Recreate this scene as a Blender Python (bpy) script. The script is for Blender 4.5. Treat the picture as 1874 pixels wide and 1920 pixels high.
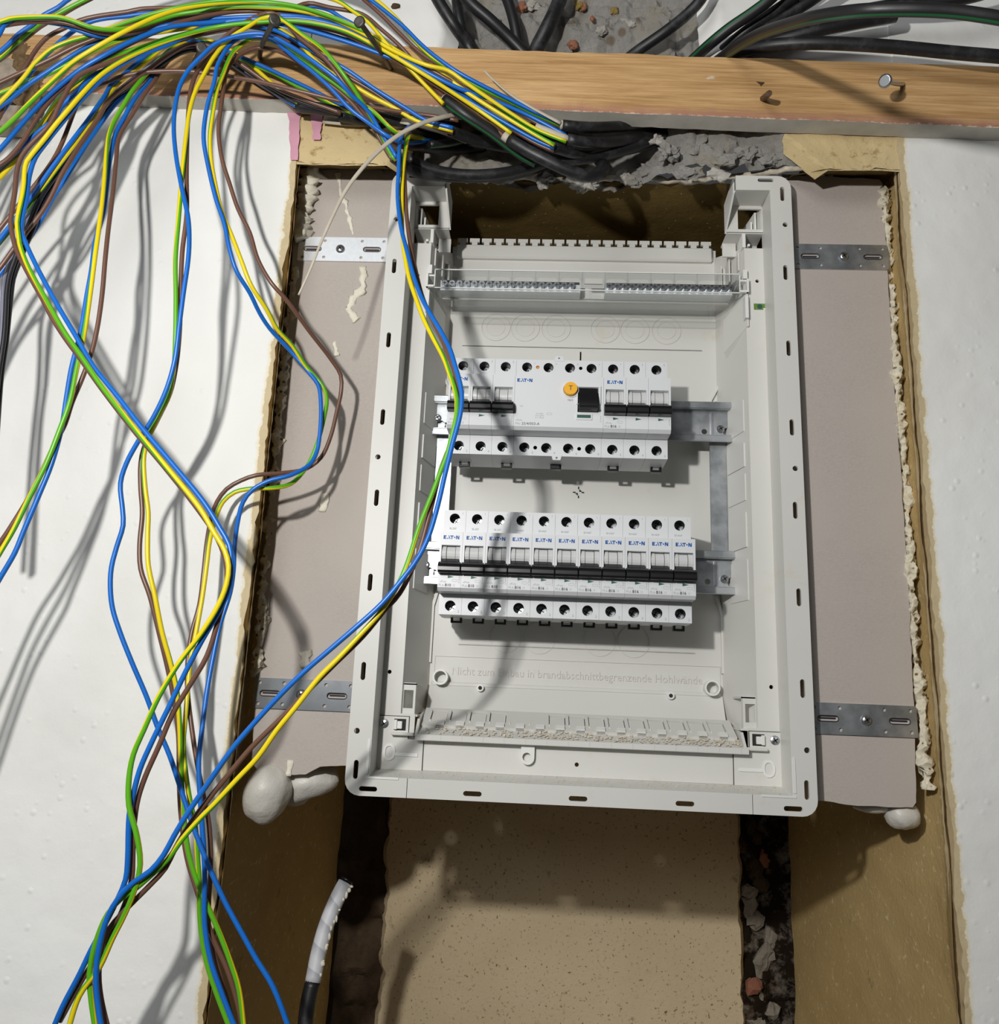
import bpy, bmesh, math, random
from mathutils import Vector, Matrix, noise
from mathutils.geometry import tessellate_polygon
random.seed(7)
for o in list(bpy.data.objects): bpy.data.objects.remove(o)
sc = bpy.context.scene
COL = sc.collection

# ------------------------------------------------------------------ camera
F = 1550.0
CAM = Vector((-0.03389, -0.61445, -0.10597))
YAW, PIT, ROL = -0.04858, 0.22703, 0.04156
_f = Vector((math.sin(YAW)*math.cos(PIT), math.cos(YAW)*math.cos(PIT), math.sin(PIT)))
_r = Vector((math.cos(YAW), -math.sin(YAW), 0)); _u = _r.cross(_f)
RT = _r*math.cos(ROL) + _u*math.sin(ROL); UP = -_r*math.sin(ROL) + _u*math.cos(ROL); FW = _f
cd = bpy.data.cameras.new('camera'); cam = bpy.data.objects.new('camera', cd); COL.objects.link(cam)
M = Matrix((RT, UP, -FW)).transposed().to_4x4(); M.translation = CAM; cam.matrix_world = M
cd.sensor_fit = 'HORIZONTAL'; cd.sensor_width = 36; cd.lens = F/1874*36; cd.clip_start = .01
sc.camera = cam
# ------------------------------------------------------------------ light
w = bpy.data.worlds.new('world'); sc.world = w; w.use_nodes = True
w.node_tree.nodes['Background'].inputs[0].default_value = (.95, .97, 1.0, 1)
w.node_tree.nodes['Background'].inputs[1].default_value = .045
ld = bpy.data.lights.new('work_lamp', 'POINT'); ld.energy = 15; ld.shadow_soft_size = .014; ld.color = (1, .985, .95)
lo = bpy.data.objects.new('work_lamp', ld); lo.location = (-.25, -.68, .12); COL.objects.link(lo)
al = bpy.data.lights.new('fill_light', 'AREA'); al.shape = 'DISK'; al.size = 1.0; al.energy = 10; al.color = (.96, .98, 1)  # added soft fill lamp to lift the shadows, not a known source
ao = bpy.data.objects.new('fill_light', al); ao.location = (-.75, -1.9, .7); COL.objects.link(ao)
ao.rotation_euler = (Vector((.1, 0, .05)) - ao.location).to_track_quat('-Z', 'Y').to_euler()
vs = sc.view_settings; vs.view_transform = 'Standard'; vs.look = 'None'; vs.gamma = 1; vs.use_curve_mapping = False; vs.exposure = 0

def at(px, py, y):
    d = FW + RT*((px-937)/F) + UP*((960-py)/F)
    return CAM + d*((y-CAM.y)/d.y)

# ------------------------------------------------------------------ materials
def srgb(r, g, b):
    c = lambda v: (v/255/12.92 if v/255 <= .04045 else ((v/255+.055)/1.055)**2.4)
    return (c(r), c(g), c(b), 1)
class NT:
    def __init__(s, name):
        s.m = bpy.data.materials.new(name); s.m.use_nodes = True; s.t = s.m.node_tree; s.b = s.t.nodes['Principled BSDF']
        s.pos = None
    def n(s, typ, **kw):
        x = s.t.nodes.new(typ)
        for k, v in kw.items(): setattr(x, k, v)
        return x
    def l(s, a, b): s.t.links.new(a, b)
    def P(s):
        if not s.pos: s.pos = s.n('ShaderNodeTexCoord').outputs['Object']
        return s.pos
    def scaled(s, sx, sy, sz):
        m = s.n('ShaderNodeMapping'); s.l(s.P(), m.inputs[0]); m.inputs['Scale'].default_value = (sx, sy, sz); return m.outputs[0]
    def noise(s, scale, detail=4, rough=.55, vec=None, dist=0):
        x = s.n('ShaderNodeTexNoise'); s.l(vec or s.P(), x.inputs['Vector']); x.inputs['Scale'].default_value = scale
        x.inputs['Detail'].default_value = detail; x.inputs['Roughness'].default_value = rough; x.inputs['Distortion'].default_value = dist
        return x.outputs['Fac']
    def voro(s, scale, feat='F1', out='Distance', vec=None):
        x = s.n('ShaderNodeTexVoronoi', feature=feat); s.l(vec or s.P(), x.inputs['Vector']); x.inputs['Scale'].default_value = scale
        return x.outputs[out]
    def ramp(s, fac, stops, interp='LINEAR'):
        x = s.n('ShaderNodeValToRGB'); s.l(fac, x.inputs[0]); x.color_ramp.interpolation = interp
        e = x.color_ramp.elements
        while len(e) < len(stops): e.new(.5)
        for i, (p, c) in enumerate(stops):
            e[i].position = p; e[i].color = c if len(c) == 4 else (*c, 1)
        return x.outputs[0]
    def mix(s, fac, a, b, mode='MIX'):
        x = s.n('ShaderNodeMix', data_type='RGBA', blend_type=mode)
        for sock, v in ((x.inputs[0], fac), (x.inputs[6], a), (x.inputs[7], b)):
            if hasattr(v, 'is_linked'): s.l(v, sock)
            else: sock.default_value = v
        return x.outputs[2]
    def math(s, op, a, b=0.0, clamp=False):
        x = s.n('ShaderNodeMath', operation=op, use_clamp=clamp)
        for sock, v in ((x.inputs[0], a), (x.inputs[1], b)):
            if hasattr(v, 'is_linked'): s.l(v, sock)
            else: sock.default_value = v
        return x.outputs[0]
    def xyz(s):
        x = s.n('ShaderNodeSeparateXYZ'); s.l(s.P(), x.inputs[0]); return x.outputs
    def col(s, v):
        if hasattr(v, 'is_linked'): s.l(v, s.b.inputs['Base Color'])
        else: s.b.inputs['Base Color'].default_value = v
    def bump(s, h, strength=.4, dist=.001):
        x = s.n('ShaderNodeBump'); s.l(h, x.inputs['Height']); x.inputs['Strength'].default_value = strength
        x.inputs['Distance'].default_value = dist; s.l(x.outputs[0], s.b.inputs['Normal'])
    def set(s, rough=.5, metal=0, spec=.5):
        s.b.inputs['Roughness'].default_value = rough; s.b.inputs['Metallic'].default_value = metal
        s.b.inputs['Specular IOR Level'].default_value = spec; return s
BLK = (0, 0, 0, 1); WHT = (1, 1, 1, 1)
def plain(name, c, rough=.5, metal=0, spec=.5, var=0, vs_=60):
    t = NT(name).set(rough, metal, spec)
    if var:
        t.col(t.mix(t.ramp(t.noise(vs_, 5), [(.3, (0, 0, 0)), (.7, (1, 1, 1))]), tuple(x*(1-var) for x in c[:3])+(1,), tuple(min(1, x*(1+var)) for x in c[:3])+(1,)))
    else: t.col(c)
    return t.m
MT = {}
def wallpaint(name, edge, sgn):
    t = NT(name).set(.6, 0, .3); x = t.xyz()
    n1 = t.noise(70, 6, .7); n2 = t.noise(9, 4)
    d = t.math('MULTIPLY', t.math('SUBTRACT', x[0], edge), sgn)          # >0 towards the niche
    fl = t.math('ADD', t.math('MULTIPLY', d, 70.0), t.math('ADD', t.math('MULTIPLY', n1, .8), t.math('MULTIPLY', n2, .5)))
    mask = t.ramp(fl, [(.96, (0, 0, 0)), (1.0, (1, 1, 1))])
    paint = t.mix(t.ramp(t.noise(5, 4), [(.35, BLK), (.65, WHT)]), srgb(232, 231, 226), srgb(240, 240, 237))
    specks = t.ramp(t.voro(70), [(.02, WHT), (.035, BLK)])
    paint = t.mix(t.math('MULTIPLY', specks, t.ramp(t.noise(16, 2), [(.62, BLK), (.68, WHT)])), paint, srgb(150, 145, 135))
    plaster = t.mix(t.noise(140, 6, .7), srgb(184, 164, 124), srgb(216, 200, 164))
    edgew = t.mix(t.ramp(fl, [(.80, BLK), (.95, WHT)]), paint, srgb(232, 222, 196))
    zz = t.math('LESS_THAN', x[2], .385); mask = t.math('MULTIPLY', mask, zz); edgew = t.mix(zz, paint, edgew)
    t.col(t.mix(mask, edgew, plaster))
    h = t.math('ADD', t.math('MULTIPLY', t.noise(120, 4), .5), t.math('MULTIPLY', t.ramp(t.voro(95), [(.0, WHT), (.25, BLK)]), t.ramp(t.noise(30, 2), [(.5, BLK), (.62, WHT)])))
    t.bump(h, .45, .0014); return t.m
MT['wall_l'] = wallpaint('white_wall_paint_left', -.2525, 1.0)
MT['wall_r'] = wallpaint('white_wall_paint_right', .2555, -1.0)
def plaster(name, a, b, speck, sc1=180):
    t = NT(name).set(.85, 0, .2)
    c = t.mix(t.noise(9, 5, .6), a, b)
    c = t.mix(t.ramp(t.noise(sc1, 3, .6), [(.60, BLK), (.72, WHT)]), c, speck)
    c = t.mix(t.ramp(t.noise(25, 5, .7), [(.64, BLK), (.75, WHT)]), c, tuple(x*.45 for x in a[:3])+(1,))
    t.col(c); t.bump(t.noise(260, 5, .7), .6, .0012); return t.m
MT['tan'] = plaster('tan_plaster', srgb(208, 186, 148), srgb(232, 214, 180), srgb(128, 106, 74), 320)
MT['jamb'] = plaster('jamb_plaster', srgb(178, 150, 98), srgb(206, 180, 128), srgb(224, 206, 160))
MT['beige'] = plaster('beige_plaster', srgb(196, 172, 124), srgb(220, 200, 156), srgb(168, 142, 96), 120)
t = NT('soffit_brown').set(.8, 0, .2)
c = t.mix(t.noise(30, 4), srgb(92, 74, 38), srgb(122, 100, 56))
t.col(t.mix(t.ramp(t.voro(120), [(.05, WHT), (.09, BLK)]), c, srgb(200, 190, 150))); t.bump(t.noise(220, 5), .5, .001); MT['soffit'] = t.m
t = NT('concrete').set(.9, 0, .2)
c = t.mix(t.noise(110, 8, .8), srgb(172, 168, 162), srgb(244, 240, 233))
c = t.mix(t.ramp(t.noise(26, 5, .7), [(.52, BLK), (.66, WHT)]), c, srgb(214, 206, 190))
c = t.mix(t.ramp(t.noise(18, 5, .7, t.scaled(1.3, 1, 1)), [(.64, BLK), (.72, WHT)]), c, srgb(104, 92, 76))
c = t.mix(t.ramp(t.voro(34), [(.10, WHT), (.17, BLK)]), c, t.mix(t.noise(12), srgb(150, 120, 84), srgb(188, 180, 168)))
t.col(c); t.bump(t.noise(230, 8, .85), 1.0, .005); MT['concrete'] = t.m
MT['stone_a'] = plain('pebble_ochre', srgb(150, 128, 70), .7, var=.25)
MT['stone_b'] = plain('pebble_red', srgb(150, 98, 74), .8, var=.25)
MT['stone_c'] = plain('pebble_grey', srgb(168, 164, 156), .8, var=.2)
t = NT('cardboard_grey').set(.9, 0, .15)
c = t.mix(t.noise(420, 3, .7, t.scaled(1, 1, 2.2)), srgb(160, 152, 146), srgb(200, 192, 184))
c = t.mix(t.ramp(t.noise(14, 5), [(.4, BLK), (.7, WHT)]), c, srgb(188, 180, 172)); c = t.mix(.35, c, srgb(180, 170, 163))
t.col(c); t.bump(t.noise(500, 3), .25, .0005); MT['board'] = t.m
MT['gypsum'] = plain('gypsum_core', srgb(200, 190, 172), .9, var=.25, vs_=150)
t = NT('foam').set(.6, 0, .3)
t.col(t.mix(t.noise(60, 5), srgb(214, 206, 184), srgb(240, 236, 222))); t.bump(t.noise(170, 6, .7), .6, .0015); MT['foam'] = t.m
t = NT('porous_foam').set(.7, 0, .3)
c = t.mix(t.noise(60, 5), srgb(206, 196, 170), srgb(232, 226, 208)); c = t.mix(t.ramp(t.voro(150), [(.16, WHT), (.24, BLK)]), c, srgb(120, 96, 56))
t.col(c); t.bump(t.voro(150), 1.0, .004); MT['foam_p'] = t.m
t = NT('foam_skin').set(.42, 0, .4)
t.col(t.mix(t.noise(50, 5), srgb(196, 192, 182), srgb(216, 213, 206))); t.bump(t.noise(90, 4, .6), .5, .002); MT['foam2'] = t.m
t = NT('old_mortar').set(.9, 0, .1); t.col(t.mix(t.noise(90, 6, .7), srgb(112, 100, 86), srgb(176, 168, 154))); t.bump(t.noise(150, 6, .7), .8, .003); MT['mortar'] = t.m
t = NT('joint_rubble').set(.95, 0, .1); t.col(t.mix(t.ramp(t.noise(45, 6, .7), [(.5, BLK), (.68, WHT)]), srgb(40, 30, 22), t.mix(t.ramp(t.noise(20, 4), [(.6, BLK), (.7, WHT)]), srgb(140, 130, 116), srgb(112, 66, 50)))); t.bump(t.noise(120, 6, .7), .8, .003); MT['rubble'] = t.m
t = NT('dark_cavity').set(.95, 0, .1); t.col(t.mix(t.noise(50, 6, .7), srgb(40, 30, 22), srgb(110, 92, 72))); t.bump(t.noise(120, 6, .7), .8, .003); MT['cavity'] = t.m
t = NT('red_brick_core').set(.9, 0, .1); t.col(t.mix(t.noise(40, 6, .7), srgb(120, 60, 44), srgb(196, 186, 172))); t.bump(t.noise(120, 6, .7), .8, .003); MT['brick'] = t.m
# wood
t = NT('pine_wood').set(.62, 0, .3)
gr = t.noise(70, 5, .6, t.scaled(.06, 1, 1.2), .6)
c = t.ramp(gr, [(.3, srgb(160, 118, 70)), (.5, srgb(198, 156, 104)), (.7, srgb(218, 180, 130))])
fine = t.ramp(t.noise(520, 4, .65, t.scaled(.03, 1, 1)), [(.36, BLK), (.60, WHT)]); c = t.mix(.3, c, t.mix(fine, srgb(140, 98, 54), srgb(232, 194, 142)))
z = t.xyz()[2]
lowm = t.math('ADD', t.math('MULTIPLY', t.math('SUBTRACT', -.019, z), 55.0), t.math('MULTIPLY', t.noise(45, 6, .75), .9))
c = t.mix(t.ramp(lowm, [(.45, BLK), (.9, WHT)]), c, srgb(176, 128, 106))
c = t.mix(t.ramp(t.math('ADD', t.math('MULTIPLY', t.math('SUBTRACT', -.0245, z), 80.0), t.noise(110, 6, .8)), [(.72, BLK), (.85, WHT)]), c, srgb(222, 204, 188))
c = t.mix(t.ramp(t.noise(34, 4, .6, t.scaled(.5, 1, 1)), [(.72, BLK), (.76, WHT)]), c, srgb(222, 208, 190))
t.col(c); t.bump(fine, .3, .0006); MT['wood'] = t.m
MT['woodunder'] = plain('painted_underside', srgb(188, 184, 174), .8, var=.12)
t = NT('crumbly_bark').set(.95, 0, .1); t.col(t.mix(t.noise(230, 6, .8), srgb(84, 58, 34), srgb(196, 166, 122))); t.bump(t.noise(240, 6, .8), 1.0, .004); MT['bark'] = t.m
MT['greywood'] = plain('weathered_wood', srgb(160, 146, 130), .9, var=.3, vs_=90)
# plastics
t = NT('grey_enclosure_plastic').set(.42, 0, .4)
c = t.mix(t.noise(8, 4), srgb(206, 205, 199), srgb(218, 217, 212)); c = t.mix(t.ramp(t.noise(22, 5, .7), [(.62, BLK), (.8, WHT)]), c, srgb(206, 196, 176)); t.col(c); MT['box'] = t.m
MT['boxdark'] = plain('gap_dark', srgb(40, 38, 34), .8)
MT['mcb'] = plain('breaker_plastic', srgb(216, 218, 220), .38, 0, .45)
MT['mcb2'] = plain('breaker_lever_base', srgb(204, 205, 204), .35, 0, .45)
MT['well'] = plain('terminal_well', srgb(52, 50, 48), .5)
MT['blackp'] = plain('black_plastic', srgb(24, 24, 26), .32, 0, .5)
MT['blue_print'] = plain('blue_print', srgb(20, 92, 170), .5)
MT['dark_print'] = plain('dark_print', srgb(62, 64, 66), .6)
MT['grey_print'] = plain('grey_print', srgb(168, 170, 172), .6)
MT['green_print'] = plain('green_print', srgb(16, 92, 70), .5)
MT['yellowbtn'] = plain('yellow_button', srgb(240, 176, 30), .4)
MT['orange'] = plain('orange_dot', srgb(226, 140, 50), .4)
MT['greenflag'] = plain('green_flag', srgb(40, 84, 74), .4)
MT['emboss'] = plain('embossed_plastic', srgb(204, 202, 196), .45)
t = NT('galvanised_steel').set(.42, .85, .5)
t.col(t.mix(t.voro(160, 'F1', 'Color'), srgb(150, 155, 158), srgb(196, 200, 204))); c2 = t.noise(300, 4); 
t.col(t.mix(t.ramp(t.noise(50, 5), [(.35, BLK), (.65, WHT)]), srgb(148, 152, 155), srgb(200, 203, 206))); t.bump(c2, .12, .0004); MT['galv'] = t.m
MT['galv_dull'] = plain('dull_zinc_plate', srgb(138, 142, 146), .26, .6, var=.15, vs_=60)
MT['galv_bright'] = plain('pale_zinc_with_glare', srgb(226, 229, 232), .35, .35, var=.05, vs_=300)  # strap's glare painted in as paler, less metallic zinc; terminal bar shares it
MT['screw'] = plain('zinc_screw', srgb(190, 194, 198), .3, .95)
MT['darkmetal'] = plain('dark_steel_nail', srgb(92, 88, 84), .5, .7, var=.35, vs_=200)
MT['rust'] = plain('rusty_steel', srgb(112, 86, 66), .7, .4, var=.4, vs_=250)
MT['ink'] = plain('marker_ink', srgb(24, 22, 36), .7)
MT['pink'] = plain('pink_paint', srgb(206, 150, 168), .7, var=.1)
t = NT('clear_plastic').set(.12, 0, .5)
tr = t.n('ShaderNodeBsdfTransparent'); tr.inputs[0].default_value = (.97, .975, .975, 1); mx = t.n('ShaderNodeMixShader'); fr = t.n('ShaderNodeLayerWeight'); fr.inputs[0].default_value = .35
gl = t.n('ShaderNodeBsdfGlossy'); gl.inputs['Roughness'].default_value = .18; gl.inputs['Color'].default_value = (.95, .95, .95, 1)
t.l(t.math('ADD', t.math('MULTIPLY', t.math('POWER', fr.outputs['Facing'], 3.0), .45), .05), mx.inputs[0]); t.l(tr.outputs[0], mx.inputs[1]); t.l(gl.outputs[0], mx.inputs[2]); t.l(mx.outputs[0], t.t.nodes['Material Output'].inputs[0]); MT['clear'] = t.m
t = NT('level_vial').set(.15); t.col(t.mix(t.noise(300), srgb(74, 110, 40), srgb(120, 156, 70))); MT['vial'] = t.m
MT['flash'] = plain('moulded_white_edge', srgb(228, 228, 224), .4)
# wire insulation
def wire_mat(name, c, rough=.34): return plain(name, c, rough, 0, .5, var=.06, vs_=80)
MT['blue'] = wire_mat('blue_insulation', srgb(22, 104, 196)); MT['brown'] = wire_mat('brown_insulation', srgb(108, 76, 62))
MT['blackw'] = wire_mat('black_insulation', srgb(34, 34, 38)); MT['greyw'] = wire_mat('grey_insulation', srgb(120, 120, 136))
def stripe(name, a, b, half, rough=.34):
    t = NT(name).set(rough); uv = t.n('ShaderNodeUVMap'); s = t.n('ShaderNodeSeparateXYZ'); t.l(uv.outputs[0], s.inputs[0])
    fr = t.math('FRACT', s.outputs[0]); d = t.math('ABSOLUTE', t.math('SUBTRACT', fr, .5))
    t.col(t.mix(t.math('LESS_THAN', d, half), a, b)); return t
MT['gy'] = stripe('green_yellow_insulation', srgb(232, 208, 24), srgb(92, 172, 26), .23).m
t = stripe('black_sheath_green_line', srgb(30, 30, 32), srgb(26, 92, 50), .035, .45); t.bump(t.noise(140, 5), .15, .0006); MT['sheathg'] = t.m
t = NT('black_sheath').set(.45); t.col(t.mix(t.ramp(t.noise(60, 6, .7), [(.5, BLK), (.8, WHT)]), srgb(28, 28, 30), srgb(74, 74, 76))); t.bump(t.noise(140, 5), .15, .0006); MT['sheath'] = t.m
MT['inner'] = plain('inner_sheath_offwhite', srgb(186, 177, 160), .6, var=.1)
t = NT('white_wrapping_tape').set(.5); uv = t.n('ShaderNodeUVMap'); s = t.n('ShaderNodeSeparateXYZ'); t.l(uv.outputs[0], s.inputs[0])
sp = t.math('FRACT', t.math('ADD', t.math('MULTIPLY', s.outputs[1], 62.0), s.outputs[0])); t.col(t.mix(t.ramp(sp, [(0, BLK), (.5, WHT), (.96, WHT), (1, BLK)]), srgb(178, 180, 186), srgb(214, 215, 220))); MT['tape'] = t.m

# ------------------------------------------------------------------ mesh tools
class MB:
    def __init__(s): s.v = []; s.f = []; s.m = []; s.uv = None
    def add(s, vs, fs, mi=0):
        o = len(s.v); s.v += [tuple(v) for v in vs]
        for q in fs: s.f.append(tuple(o+i for i in q)); s.m.append(mi)
        return s
    def box(s, x0, x1, y0, y1, z0, z1, mi=0):
        v = [(x, y, z) for x in (x0, x1) for y in (y0, y1) for z in (z0, z1)]
        return s.add(v, [(0, 1, 3, 2), (4, 6, 7, 5), (0, 4, 5, 1), (2, 3, 7, 6), (0, 2, 6, 4), (1, 5, 7, 3)], mi)
    def hexa(s, v, mi=0):            # 8 corners: front quad 0-3, back quad 4-7
        return s.add(v, [(0, 1, 2, 3), (7, 6, 5, 4), (0, 4, 5, 1), (1, 5, 6, 2), (2, 6, 7, 3), (3, 7, 4, 0)], mi)
    def prism(s, outer, holes, y0, y1, mi=0, side=None, hole_mi=None, hole_y=None, back=True):
        side = mi if side is None else side; hole_mi = side if hole_mi is None else hole_mi
        loops = [outer]+list(holes); pts = [p for l in loops for p in l]
        tris = tessellate_polygon([[Vector((p[0], p[1], 0)) for p in l] for l in loops])
        s.add([(p[0], y0, p[1]) for p in pts], tris, mi)
        if back and hole_y is None: s.add([(p[0], y1, p[1]) for p in pts], tris, side)
        for k, l in enumerate(loops):
            n = len(l); ye = y1 if (k == 0 or hole_y is None) else hole_y
            s.add([(p[0], y0, p[1]) for p in l]+[(p[0], ye, p[1]) for p in l], [(i, (i+1) % n, n+(i+1) % n, n+i) for i in range(n)], side if k == 0 else hole_mi)
        return s
    def cyl(s, c, r, y0, y1, seg=16, mi=0, r1=None):
        r1 = r if r1 is None else r1
        a = [(c[0]+r*math.cos(2*math.pi*i/seg), y0, c[1]+r*math.sin(2*math.pi*i/seg)) for i in range(seg)]
        b = [(c[0]+r1*math.cos(2*math.pi*i/seg), y1, c[1]+r1*math.sin(2*math.pi*i/seg)) for i in range(seg)]
        return s.add(a+b, [tuple(range(seg)), tuple(range(2*seg-1, seg-1, -1))]+[(i, (i+1) % seg, seg+(i+1) % seg, seg+i) for i in range(seg)], mi)
    def tri(s, pts, y, mi=0):
        return s.add([(p[0], y, p[1]) for p in pts], [tuple(range(len(pts)))], mi)
    def mesh(s, name, mats, smooth=None, bevel=0, off=None):
        me = bpy.data.meshes.new(name); bm = bmesh.new()
        vs_ = [bm.verts.new(v if off is None else (v[0]-off[0], v[1]-off[1], v[2]-off[2])) for v in s.v]
        for q, mi in zip(s.f, s.m):
            try: fc = bm.faces.new([vs_[i] for i in q]); fc.material_index = mi
            except ValueError: pass
        bmesh.ops.recalc_face_normals(bm, faces=bm.faces)
        if bevel:
            bmesh.ops.remove_doubles(bm, verts=bm.verts, dist=1e-6)
            es = [e for e in bm.edges if len(e.link_faces) == 2 and e.calc_face_angle(0) > .6]
            bmesh.ops.bevel(bm, geom=es, offset=bevel, segments=1, affect='EDGES', profile=.5, clamp_overlap=True)
        bm.to_mesh(me); bm.free()
        for m in (mats if isinstance(mats, (list, tuple)) else [mats]): me.materials.append(MT[m] if isinstance(m, str) else m)
        if smooth is not None:
            for p in me.polygons: p.use_smooth = True
            me.set_sharp_from_angle(angle=math.radians(smooth))
        return me
def wloc(o):
    v = Vector((0, 0, 0))
    while o: v += o.location; o = o.parent
    return v
def put(name, me, parent=None, loc=(0, 0, 0)):
    o = bpy.data.objects.new(name, me); COL.objects.link(o); o.location = loc; o.parent = parent; return o
def build(mb, name, mats, parent=None, smooth=None, bevel=0):
    return put(name, mb.mesh(name, mats, smooth, bevel, wloc(parent) if parent else None), parent)
def tag(o, label=None, cat=None, group=None, kind=None):
    if label: o['label'] = label
    if cat: o['category'] = cat
    if group: o['group'] = group
    if kind: o['kind'] = kind
    return o
def thing(name, label, cat, loc=(0, 0, 0), group=None):
    o = bpy.data.objects.new(name, None); COL.objects.link(o); o.location = loc; o.empty_display_size = .02
    return tag(o, label, cat, group)
def circle(cx, cz, r, n=14): return [(cx+r*math.cos(2*math.pi*i/n), cz+r*math.sin(2*math.pi*i/n)) for i in range(n)]
def slot(cx, cz, hl, r, vert=False, n=5):
    p = []
    for i in range(n+1): a = -math.pi/2+math.pi*i/n; p.append((hl-r+r*math.cos(a), r*math.sin(a)))
    for i in range(n+1): a = math.pi/2+math.pi*i/n; p.append((-(hl-r)+r*math.cos(a), r*math.sin(a)))
    return [(cx+(b if vert else a), cz+(a if vert else b)) for a, b in p]
def rect(x0, x1, z0, z1): return [(x0, z0), (x1, z0), (x1, z1), (x0, z1)]
def rrect(x0, x1, z0, z1, r, n=4):
    o = []
    for cx, cz, a0 in ((x1-r, z0+r, -90), (x1-r, z1-r, 0), (x0+r, z1-r, 90), (x0+r, z0+r, 180)):
        for i in range(n+1): a = math.radians(a0+90*i/n); o.append((cx+r*math.cos(a), cz+r*math.sin(a)))
    return o
def nz(x, y, z, s): return noise.noise(Vector((x*s, y*s, z*s)))
def fbm(x, y, z, s, o=4): return noise.fractal(Vector((x*s, y*s, z*s)), .9, 2.0, o)
def grid(fn, nu, nv, mi=0, mb=None):
    mb = mb or MB()
    vs_ = [fn(i/nu, j/nv) for j in range(nv+1) for i in range(nu+1)]
    return mb.add(vs_, [(j*(nu+1)+i, j*(nu+1)+i+1, (j+1)*(nu+1)+i+1, (j+1)*(nu+1)+i) for j in range(nv) for i in range(nu)], mi)
def spline(pts, step=.004):
    P = [Vector(p) for p in pts]; out = []
    P = [P[0]*2-P[1]]+P+[P[-1]*2-P[-2]]
    for i in range(1, len(P)-2):
        a, b, c, d = P[i-1:i+3]; n = max(1, int((c-b).length/step))
        t0 = 0; t1 = t0+max(1e-5, (b-a).length**.5); t2 = t1+max(1e-5, (c-b).length**.5); t3 = t2+max(1e-5, (d-c).length**.5)
        for k in range(n):
            t = t1+(t2-t1)*k/n
            A1 = a*((t1-t)/(t1-t0))+b*((t-t0)/(t1-t0)); A2 = b*((t2-t)/(t2-t1))+c*((t-t1)/(t2-t1)); A3 = c*((t3-t)/(t3-t2))+d*((t-t2)/(t3-t2))
            B1 = A1*((t2-t)/(t2-t0))+A2*((t-t0)/(t2-t0)); B2 = A2*((t3-t)/(t3-t1))+A3*((t-t1)/(t3-t1))
            out.append(B1*((t2-t)/(t2-t1))+B2*((t-t1)/(t2-t1)))
    out.append(P[-2]); return out
def tube_mesh(name, path, r, mat, seg=10, twist=0, phase=0, taper=None, off=(0, 0, 0), flat=1.0, rough=0):
    n = len(path); me = bpy.data.meshes.new(name); V = []; Fc = []; U = []
    tn = [(path[min(i+1, n-1)]-path[max(i-1, 0)]).normalized() for i in range(n)]
    ref = Vector((0, -1, 0)); nrm = (ref-tn[0]*ref.dot(tn[0])).normalized(); s = 0; S = []
    for i in range(n):
        if i: s += (path[i]-path[i-1]).length; nrm = (nrm-tn[i]*nrm.dot(tn[i])).normalized()
        bn = tn[i].cross(nrm); rr = r*(taper(i/(n-1)) if taper else 1); S.append(s)
        for k in range(seg):
            a = 2*math.pi*k/seg; d = nrm*math.cos(a)*flat+bn*math.sin(a); q = rr
            if rough: q *= 1+rough*fbm(*(path[i]+d*r), 160)
            p = path[i]+d*q; V.append((p.x-off[0], p.y-off[1], p.z-off[2]))
    for i in range(n-1):
        for k in range(seg):
            k2 = (k+1) % seg; Fc.append((i*seg+k, i*seg+k2, (i+1)*seg+k2, (i+1)*seg+k))
            u0 = k/seg+phase; u1 = (k+1)/seg+phase; a, b = S[i], S[i+1]
            U += [(u0+twist*a, a), (u1+twist*a, a), (u1+twist*b, b), (u0+twist*b, b)]
    Fc += [tuple(range(seg-1, -1, -1)), tuple(range((n-1)*seg, n*seg))]; U += [(0, 0)]*(2*seg)
    me.from_pydata(V, [], Fc); uv = me.uv_layers.new(name='UVMap')
    for i, q in enumerate(U): uv.data[i].uv = q
    for p in me.polygons: p.use_smooth = p.loop_total == 4
    me.materials.append(MT[mat]); me.update(); return me
def lerpk(keys, t):
    for (a, x), (b, y) in zip(keys, keys[1:]):
        if t <= b:
            k = (t-a)/(b-a) if b > a else 0; k = k*k*(3-2*k); return x+(y-x)*k
    return keys[-1][1]
def pix_path(pts, depth, dd=0, step=.004):
    L = [0]
    for p, q in zip(pts, pts[1:]): L.append(L[-1]+math.hypot(q[0]-p[0], q[1]-p[1]))
    keys = depth if isinstance(depth, list) else [(0, depth), (1, depth)]
    out = []
    for p, l in zip(pts, L):
        y = p[2] if len(p) > 2 else lerpk(keys, l/L[-1])+dd
        out.append(at(p[0], p[1], y))
    return spline(out, step)
_txt = {}
def text_mesh(s, size, mat, bold=0):
    k = (s, size, mat, bold)
    if k not in _txt:
        cu = bpy.data.curves.new('t', 'FONT'); cu.body = s; cu.size = size; cu.align_x = 'CENTER'; cu.align_y = 'CENTER'; cu.offset = bold; cu.resolution_u = 2
        ob = bpy.data.objects.new('t', cu); COL.objects.link(ob); dg = bpy.context.evaluated_depsgraph_get(); dg.update()
        me = bpy.data.meshes.new_from_object(ob.evaluated_get(dg)); bpy.data.objects.remove(ob); bpy.data.curves.remove(cu)
        me.transform(Matrix.Rotation(math.pi/2, 4, 'X')); me.materials.clear(); me.materials.append(MT[mat]); me.name = 'lettering'; _txt[k] = me
    return _txt[k]
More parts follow.
